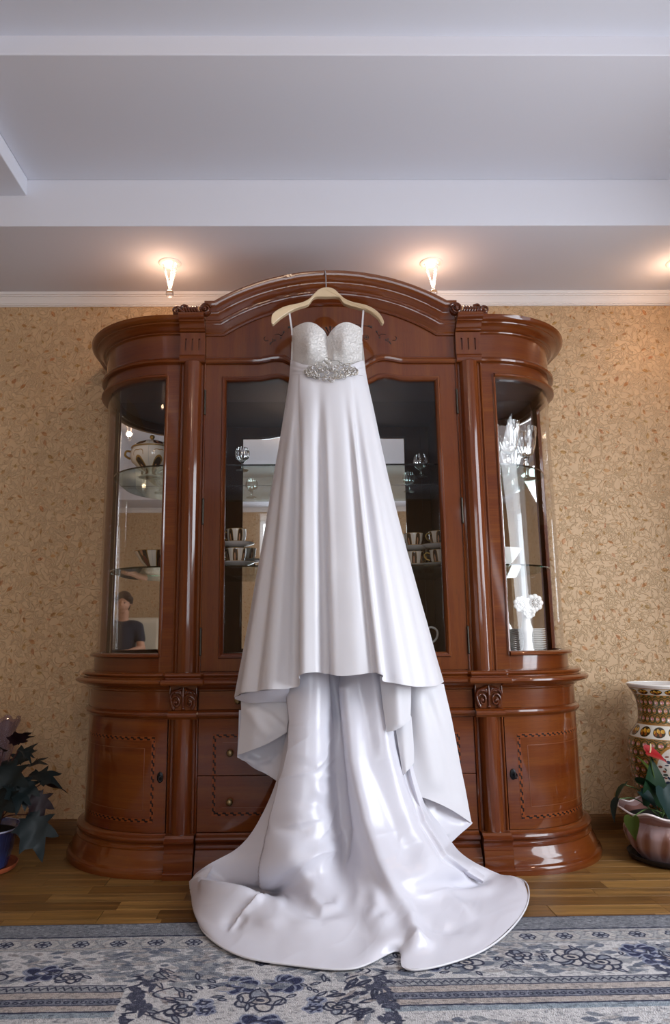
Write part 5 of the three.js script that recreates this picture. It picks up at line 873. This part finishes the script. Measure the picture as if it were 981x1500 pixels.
{
  // painted floor vase, far right
  const pat = canvasTex(1024, 1024, (c, W, Hh) => {
    const r = mk(61), Y = (y) => Hh * (1 - y / 0.585);
    c.fillStyle = 'rgb(138,98,46)'; c.fillRect(0, 0, W, Hh);
    const lat = (y0, y1) => { for (let y = y0; y < y1; y += 0.03) for (let k = 0; k < 30; k++) { const x = (k + (Math.round(y / 0.03) % 2) * 0.5) * W / 30, q = Y(y + 0.02); c.strokeStyle = 'rgb(52,60,34)'; c.lineWidth = 5; c.beginPath(); c.ellipse(x, q, 15, 24, 0, 0, 6.3); c.stroke(); c.fillStyle = 'rgb(160,116,50)'; c.beginPath(); c.ellipse(x, q, 9, 16, 0, 0, 6.3); c.fill();
      for (let m = 0; m < 5; m++) { c.fillStyle = ['rgb(206,160,160)', 'rgb(170,108,120)', 'rgb(222,196,190)'][m % 3]; c.beginPath(); c.arc(x + Math.cos(m * 1.26) * 6, q + Math.sin(m * 1.26) * 6, (k % 2) * 2 + 3.5, 0, 6.3); c.fill(); } c.fillStyle = 'rgb(58,74,44)'; c.beginPath(); c.ellipse(x + 17, q + 14, 4, 9, 0.6, 0, 6.3); c.fill(); } };
    lat(-0.01, 0.39); lat(0.44, 0.545);
    const band = (ya, yb) => { c.fillStyle = 'rgb(206,200,188)'; c.fillRect(0, Y(yb), W, Y(ya) - Y(yb)); c.fillStyle = 'rgb(150,100,40)'; c.fillRect(0, Y(yb), W, 4); c.fillRect(0, Y(ya) - 4, W, 4); const m = Y((ya + yb) / 2), hh = (Y(ya) - Y(yb)) * 0.36; for (let k = 0; k < 14; k++) { const x = (k + 0.5) * W / 14; c.fillStyle = 'rgb(58,44,18)'; c.beginPath(); c.ellipse(x, m, 30, hh, 0, 0, 6.3); c.fill(); for (let q = 0; q < 7; q++) { c.fillStyle = ['rgb(186,132,40)', 'rgb(136,70,24)', 'rgb(208,164,70)'][q % 3]; c.beginPath(); c.ellipse(x + (q - 3) * 7, m + Math.sin(q * 2) * hh * 0.4, 6, hh * 0.36, 0, 0, 6.3); c.fill(); } } };
    band(0.39, 0.44); band(0.545, 0.572);
    for (let k = 0; k < 3; k++) { const x = (0.03 + k / 3) * W + 260; c.fillStyle = 'rgb(150,104,50)'; c.beginPath(); c.ellipse(x, Y(0.2), 104, Hh * 0.30, 0, 0, 6.3); c.fill(); c.fillStyle = 'rgb(202,192,182)'; c.beginPath(); c.ellipse(x, Y(0.2), 94, Hh * 0.285, 0, 0, 6.3); c.fill();
      for (let i = 0; i < 120; i++) { c.fillStyle = ['rgb(40,48,66)', 'rgb(70,78,70)', 'rgb(120,66,50)', 'rgb(54,66,86)'][i % 4]; c.beginPath(); c.ellipse(x + (r() - 0.5) * 150, Y(0.08 + r() * 0.27), 3 + r() * 6, 3 + r() * 9, r() * 3, 0, 6.3); c.fill(); }
      c.fillStyle = 'rgb(44,46,64)'; c.beginPath(); c.ellipse(x - 20, Y(0.2), 24, 60, 0.3, 0, 6.3); c.fill(); c.fillStyle = 'rgb(128,70,52)'; c.beginPath(); c.ellipse(x + 26, Y(0.25), 18, 44, -0.3, 0, 6.3); c.fill(); }
    c.fillStyle = 'rgb(216,212,208)'; c.fillRect(0, 0, W, Y(0.572));
  });
  const v = thing('floor_vase', 'tall porcelain floor vase with gold floral pattern and flared white rim', 'vase', [1.262, 0, 0.24]);
  const pts = [[0.082, 0.0], [0.086, 0.01], [0.082, 0.03], [0.095, 0.08], [0.118, 0.17], [0.136, 0.27], [0.14, 0.33], [0.138, 0.365], [0.128, 0.395], [0.108, 0.425], [0.096, 0.445], [0.092, 0.475], [0.093, 0.505], [0.098, 0.53], [0.107, 0.552], [0.119, 0.57], [0.1245, 0.580], [0.1245, 0.584], [0.118, 0.583], [0.105, 0.56], [0.09, 0.51], [0.001, 0.44]];
  const sp = new THREE.SplineCurve(pts.slice(0, 18).map((q) => new THREE.Vector2(...q))).getPoints(90).map((q) => [q.x, q.y]);
  const vg = lathe([[0.001, 0.0], ...sp, ...pts.slice(18)], 72); { const p = vg.attributes.position, u = vg.attributes.uv; for (let i = 0; i < p.count; i++) u.setY(i, p.getY(i) / 0.585); }
  part('body', vg, new THREE.MeshPhysicalMaterial({ map: pat, roughness: 0.16, clearcoat: 0.6 }), v);
  part('rim', mv(new THREE.TorusGeometry(0.123, 0.0035, 10, 72).rotateX(Math.PI / 2), 0, 0.583, 0), M.porcelain, v);
  // ruffled planter with an anthurium
  const x = 1.15, z = 0.395;
  const sa = thing('plant_saucer', 'black plastic saucer under the pink glazed planter at the right edge', 'saucer', [x, 0, z]);
  part('dish', lathe([[0.001, 0.0], [0.104, 0.0], [0.124, 0.008], [0.131, 0.024], [0.127, 0.024], [0.118, 0.01], [0.001, 0.007]], 56), new THREE.MeshStandardMaterial({ color: 0x15131a, roughness: 0.4 }), sa);
  const t = thing('potted_anthurium', 'anthurium with one red flower in a ruffled pink glazed planter', 'plant', [x, 0.0078, z]);
  const glaze = canvasTex(512, 256, (c, W, Hh) => { const r = mk(13); c.fillStyle = 'rgb(150,124,123)'; c.fillRect(0, 0, W, Hh); for (let k = 0; k < 16; k++) { const q = (k + 0.5) * W / 16 + r() * 8; for (let m = 0; m < 26; m++) { c.fillStyle = 'rgba(110,66,52,0.07)'; c.beginPath(); c.ellipse(q + (r() - 0.5) * 10, 160 + (r() - 0.5) * 40, 3 + r() * 5, 50 + r() * 30, 0.1, 0, 6.3); c.fill(); } } c.fillStyle = 'rgba(110,62,50,0.55)'; c.fillRect(0, 26, W, 34); });
  const prof = [[0.001, 0.0], [0.088, 0.0], [0.096, 0.006], [0.122, 0.04], [0.136, 0.078], [0.134, 0.1], [0.12, 0.118], [0.115, 0.126], [0.128, 0.142], [0.146, 0.156], [0.152, 0.16], [0.149, 0.162], [0.139, 0.157], [0.12, 0.14], [0.11, 0.125], [0.001, 0.12]];
  const pg = lathe(prof.slice(0, 10).concat(prof.slice(10)), 120); { const p = pg.attributes.position, u = pg.attributes.uv; for (let i = 0; i < p.count; i++) { const X = p.getX(i), y = p.getY(i), Z = p.getZ(i), a = Math.atan2(Z, X), k = sstep(0.125, 0.158, y); p.setY(i, y + k * 0.0065 * Math.cos(8 * a)); const q = 1 + k * 0.03 * Math.cos(8 * a) + (1 - sstep(0.1, 0.12, y)) * sstep(0.01, 0.04, y) * 0.014 * Math.cos(16 * a); p.setX(i, X * q); p.setZ(i, Z * q); u.setY(i, y / 0.165); } pg.computeVertexNormals(); }
  part('planter', pg, new THREE.MeshPhysicalMaterial({ map: glaze, roughness: 0.15, clearcoat: 0.7 }), t);
  const rim = []; for (let i = 0; i < 96; i++) { const a = i / 96 * Math.PI * 2, q = 0.1505 * (1 + 0.03 * Math.cos(8 * a)); rim.push([Math.cos(a) * q, 0.161 + 0.0065 * Math.cos(8 * a), Math.sin(a) * q]); }
  part('planter_rim', tube(rim, 0.0036, 200, 8, true), new THREE.MeshPhysicalMaterial({ color: 0xe2d6d4, roughness: 0.2, clearcoat: 0.6 }), t);
  part('soil', mv(new THREE.CylinderGeometry(0.118, 0.114, 0.012, 40), 0, 0.128, 0), new THREE.MeshStandardMaterial({ color: 0x140e0a, roughness: 1 }), t);
  const heart = [[0, 0], [-0.10, 0.16], [-0.06, 0.30], [0.10, 0.37], [0.32, 0.34], [0.6, 0.22], [0.82, 0.1], [1, 0], [0.82, -0.1], [0.6, -0.22], [0.32, -0.34], [0.10, -0.37], [-0.06, -0.30], [-0.10, -0.16]];
  const G = leafGeo(heart, 0.3, 0.2), g1 = leafMat(0x17301d), g2 = leafMat(0x142a28), g3 = leafMat(0x3c4a18), base = V3(x, 0.0078, z), st = new THREE.MeshStandardMaterial({ color: 0x43592c, roughness: 0.55 });
  const L = [[916, 1150, 0.40, [-0.75, -0.6, 0.25], 0.085, g1, 0.5], [906, 1170, 0.45, [-0.55, -0.7, 0.35], 0.085, g2, 0.6], [926, 1197, 0.53, [-0.12, -1, 0.2], 0.072, g3, 0.9], [932, 1146, 0.41, [0.9, -0.25, 0.35], 0.095, g1, -0.5], [938, 1160, 0.44, [0.5, -0.5, 0.5], 0.07, g2, 0.3], [972, 1155, 0.50, [0.15, -1, 0.35], 0.125, g2, 0.2], [955, 1175, 0.42, [0.15, 1, 0.1], 0.15, g1, 0.2], [990, 1150, 0.42, [0.7, 0.2, 0.3], 0.12, g1, 0], [950, 1132, 0.36, [-0.3, 0.8, -0.2], 0.07, g3, 0], [1000, 1180, 0.36, [0.6, 0.5, -0.4], 0.12, g1, 0]];
  for (const [a, b, c, d, s, m, ro] of L) { const l = at(a, b, c).sub(base); setLeaf(t, G, m, [l.x, l.y, l.z], d, s, ro); const b0 = V3(rr(-0.03, 0.03), 0.13, rr(-0.03, 0.03)); part('stem', tube([b0, b0.clone().lerp(l, 0.6).add(V3(0, 0.025, 0)), l], 0.0022, 14, 6), st, t); }
  const f = at(946, 1102, 0.42).sub(base);
  part('stem', tube([[0.005, 0.13, 0.01], [f.x + 0.02, f.y - 0.08, f.z], [f.x + 0.012, f.y - 0.005, f.z]], 0.0024, 18, 7), st, t);
  const sp2 = part('spathe', leafGeo(heart, 0.35, 0.25), new THREE.MeshPhysicalMaterial({ color: 0x8c0a12, roughness: 0.4, clearcoat: 0.2, side: THREE.DoubleSide }), t); sp2.position.set(f.x, f.y, f.z); sp2.scale.setScalar(0.085); sp2.rotation.set(-0.95, 0.2, -0.2);
  part('spadix', tube([[f.x + 0.012, f.y, f.z + 0.002], [f.x + 0.014, f.y + 0.012, f.z + 0.006], [f.x + 0.015, f.y + 0.03, f.z + 0.006]], (k) => 0.003 - 0.0012 * k, 12, 8), new THREE.MeshStandardMaterial({ color: 0xd8c89a, roughness: 0.6 }), t);
}

// ------------------------------------------------------------------ what the mirror and the shadows show of the rest of the room
{
  const c = thing('side_cupboard', 'plain dark cupboard standing against the wall beyond the right edge of the photo', 'cupboard', [1.92, 0, 0.26]);
  part('carcass', bb(-0.24, 0.24, 0.06, 1.28, -0.24, 0.2, 0.008), M.woodDark, c); for (const s of [-1, 1]) { const d = part('door', bb(s * 0.118 - 0.115, s * 0.118 + 0.115, 0.08, 1.25, 0.2, 0.222, 0.004), M.wood, c); part('knob', mv(new THREE.SphereGeometry(0.012, 14, 10), s * 0.025, 0.7, 0.234), M.brass, d); }
  part('top', bb(-0.26, 0.26, 1.28, 1.31, -0.25, 0.24, 0.008), M.wood, c); part('plinth', bb(-0.23, 0.23, 0, 0.06, -0.23, 0.19), M.woodDark, c);
}

// light fitting over the middle of the room (its warm glow lies in the door glass)
{
  const t = thing('pendant_light', 'warm round ceiling light over the room, its glow mirrored in the cabinet doors', 'lamp', [-0.05, 2.569, 3.05]);
  part('ceiling_plate', lathe([[0.001, -0.03], [0.09, -0.028], [0.13, -0.012], [0.135, 0]], 40), M.brass, t);
  part('stem', mv(new THREE.CylinderGeometry(0.008, 0.008, 0.09, 12), 0, -0.07, 0), M.brass, t);
  part('lamp_globe', mv(new THREE.SphereGeometry(0.1, 32, 20).scale(1, 0.62, 1), 0, -0.15, 0), new THREE.MeshStandardMaterial({ color: 0xffffff, emissive: new THREE.Color(1.0, 0.74, 0.5), emissiveIntensity: 7 }), t);
  const l = new THREE.PointLight(new THREE.Color(1.0, 0.74, 0.52), 2.4, 0, 2); l.position.set(0, -0.15, 0); l.castShadow = true; l.shadow.radius = 6; t.add(l);
}
// a seated woman by the far wall, small in the left mirror
function blob(bones, box, cell, k = 0.02) {                        // smooth union of tapered capsules, meshed
  const [x0, y0, z0, S] = box, res = Math.min(120, Math.ceil(S / cell)), mc = new MarchingCubes(res, new THREE.MeshStandardMaterial(), false, false, 400000);
  mc.isolation = 0; const f = mc.field, half = S / 2, h = res / 2;
  const sd = (p) => { let d = 1e3; for (const [a, b, ra, rb] of bones) { const bx0 = b[0] - a[0], by0 = b[1] - a[1], bz0 = b[2] - a[2], l2 = bx0 * bx0 + by0 * by0 + bz0 * bz0 || 1e-9, t = clamp(((p[0] - a[0]) * bx0 + (p[1] - a[1]) * by0 + (p[2] - a[2]) * bz0) / l2, 0, 1); const q = Math.hypot(p[0] - a[0] - t * bx0, p[1] - a[1] - t * by0, p[2] - a[2] - t * bz0) - lerp(ra, rb, t); const hh = clamp(0.5 + 0.5 * (d - q) / k, 0, 1); d = lerp(d, q, hh) - k * hh * (1 - hh); } return d; };
  for (let i = 0; i < res; i++) for (let j = 0; j < res; j++) for (let m = 0; m < res; m++) f[i + j * res + m * res * res] = -sd([x0 + half + (i - h) / h * half, y0 + half + (j - h) / h * half, z0 + half + (m - h) / h * half]);
  mc.update(); const n = mc.count ?? mc.geometry.drawRange.count, P = mc.positionArray.slice(0, n * 3), N = mc.normalArray.slice(0, n * 3);
  for (let i = 0; i < n; i++) { P[i * 3] = x0 + half + P[i * 3] * half; P[i * 3 + 1] = y0 + half + P[i * 3 + 1] * half; P[i * 3 + 2] = z0 + half + P[i * 3 + 2] * half; }
  console.log("blob", res, n); const g = new THREE.BufferGeometry(); g.setAttribute('position', new THREE.BufferAttribute(P, 3)); g.setAttribute('normal', new THREE.BufferAttribute(N, 3)); g.setAttribute('uv', new THREE.BufferAttribute(new Float32Array(n * 2), 2)); return g;
}
{
  const X = -2.07, Z = 4.85;
  const ch = thing('armchair', 'cream upholstered armchair by the far wall, seen only in the cabinet mirror', 'armchair', [X, 0, Z]), cream = new THREE.MeshStandardMaterial({ color: 0xd6cbb6, roughness: 0.9 });
  part('seat', bb(-0.3, 0.3, 0.18, 0.43, -0.32, 0.22, 0.05), cream, ch); part('backrest', bb(-0.4, 0.4, 0.2, 0.98, 0.22, 0.4, 0.07), cream, ch);
  for (const s of [-1, 1]) part('armrest', bb(s * 0.36 - 0.07, s * 0.36 + 0.07, 0.12, 0.62, -0.34, 0.24, 0.05), cream, ch);
  for (const s of [-1, 1]) for (const q of [-0.28, 0.34]) part('leg', mv(new THREE.CylinderGeometry(0.025, 0.018, 0.18, 12), s * 0.34, 0.09, q), M.woodDark, ch);
  const p = thing('person', 'seated woman with short brown hair in a dark top, small in the left cabinet mirror', 'person', [X, 0, Z]);
  const skin = new THREE.MeshStandardMaterial({ color: 0xc08e72, roughness: 0.6 }), cloth = new THREE.MeshStandardMaterial({ color: 0x1f2030, roughness: 0.85 }), hairM = new THREE.MeshStandardMaterial({ color: 0x3a261a, roughness: 0.6 });
  const bones = [[[0, 0.50, 0.08], [0, 0.58, 0.09], 0.15, 0.13], [[0, 0.58, 0.09], [0, 0.80, 0.10], 0.125, 0.13], [[-0.08, 0.86, 0.1], [0.08, 0.86, 0.1], 0.085, 0.085], [[0, 0.9, 0.1], [0, 1.02, 0.085], 0.055, 0.05]];
  const hands = [];
  for (const s of [-1, 1]) {
    bones.push([[s * 0.09, 0.51, 0.05], [s * 0.12, 0.52, -0.36], 0.095, 0.065], [[s * 0.12, 0.51, -0.36], [s * 0.12, 0.09, -0.40], 0.062, 0.04], [[s * 0.12, 0.05, -0.38], [s * 0.13, 0.03, -0.54], 0.036, 0.026]);
    bones.push([[s * 0.16, 0.87, 0.1], [s * 0.22, 0.64, 0.03], 0.052, 0.04], [[s * 0.22, 0.64, 0.03], [s * 0.11, 0.60, -0.2], 0.038, 0.027], [[s * 0.11, 0.60, -0.2], [s * 0.09, 0.61, -0.27], 0.026, 0.024]);
    for (let f = 0; f < 4; f++) { const x = s * (0.075 + f * 0.013); hands.push([[x, 0.615, -0.27], [x - s * 0.006, 0.612, -0.31 - (f === 1 || f === 2 ? 0.008 : 0)], 0.009, 0.0085], [[x - s * 0.006, 0.612, -0.31 - (f === 1 || f === 2 ? 0.008 : 0)], [x - s * 0.01, 0.595, -0.335], 0.0085, 0.0075]); }
    hands.push([[s * 0.07, 0.612, -0.235], [s * 0.05, 0.612, -0.28], 0.011, 0.0085]);
  }
  part('body', [blob([...bones, [[0, 1.02, 0.085], [0, 1.05, 0.07], 0.05, 0.05]], [-0.65, 0, -0.75, 1.3], 0.0125, 0.03), blob(hands, [-0.16, 0.5, -0.38, 0.32], 0.004, 0.004), blob([[[0, 1.11, 0.06], [0, 1.16, 0.075], 0.066, 0.082], [[0, 1.055, 0.03], [0, 1.10, 0.02], 0.035, 0.05], [[0, 1.115, -0.022], [0, 1.145, -0.012], 0.013, 0.008], [[-0.018, 1.078, -0.012], [0.018, 1.078, -0.012], 0.009, 0.009], [[-0.078, 1.12, 0.075], [-0.078, 1.145, 0.08], 0.012, 0.014], [[0.078, 1.12, 0.075], [0.078, 1.145, 0.08], 0.012, 0.014]], [-0.15, 1.0, -0.1, 0.3], 0.004, 0.014)], skin, p);
  for (const s of [-1, 1]) part('eye', mv(new THREE.SphereGeometry(0.009, 12, 8), s * 0.028, 1.135, -0.003), new THREE.MeshStandardMaterial({ color: 0x2a2020, roughness: 0.3 }), p);
  part('hair', blob([[[0, 1.17, 0.09], [0, 1.19, 0.085], 0.088, 0.082], [[0, 1.10, 0.125], [0, 1.16, 0.125], 0.06, 0.072], [[-0.06, 1.19, 0.035], [0.06, 1.19, 0.035], 0.034, 0.034], [[-0.075, 1.13, 0.085], [-0.075, 1.18, 0.075], 0.02, 0.03], [[0.075, 1.13, 0.085], [0.075, 1.18, 0.075], 0.02, 0.03]], [-0.15, 1.0, -0.08, 0.3], 0.005, 0.02), hairM, p);
  part('top', blob([[[0, 0.52, 0.08], [0, 0.58, 0.09], 0.165, 0.145], [[0, 0.58, 0.09], [0, 0.80, 0.10], 0.14, 0.142], [[-0.1, 0.86, 0.1], [0.1, 0.86, 0.1], 0.09, 0.09], [[-0.16, 0.87, 0.1], [-0.2, 0.74, 0.06], 0.062, 0.055], [[0.16, 0.87, 0.1], [0.2, 0.74, 0.06], 0.062, 0.055]], [-0.4, 0.3, -0.3, 0.8], 0.01, 0.03), cloth, p);
  part('trousers', blob([[[0, 0.48, 0.08], [0, 0.54, 0.08], 0.165, 0.16], [[-0.09, 0.51, 0.05], [-0.12, 0.52, -0.36], 0.105, 0.076], [[0.09, 0.51, 0.05], [0.12, 0.52, -0.36], 0.105, 0.076], [[-0.12, 0.51, -0.36], [-0.12, 0.10, -0.40], 0.074, 0.055], [[0.12, 0.51, -0.36], [0.12, 0.10, -0.40], 0.074, 0.055]], [-0.5, 0, -0.65, 1.0], 0.0125, 0.025), new THREE.MeshStandardMaterial({ color: 0x2c2f3a, roughness: 0.9 }), p);
}
renderer.render(scene, camera);
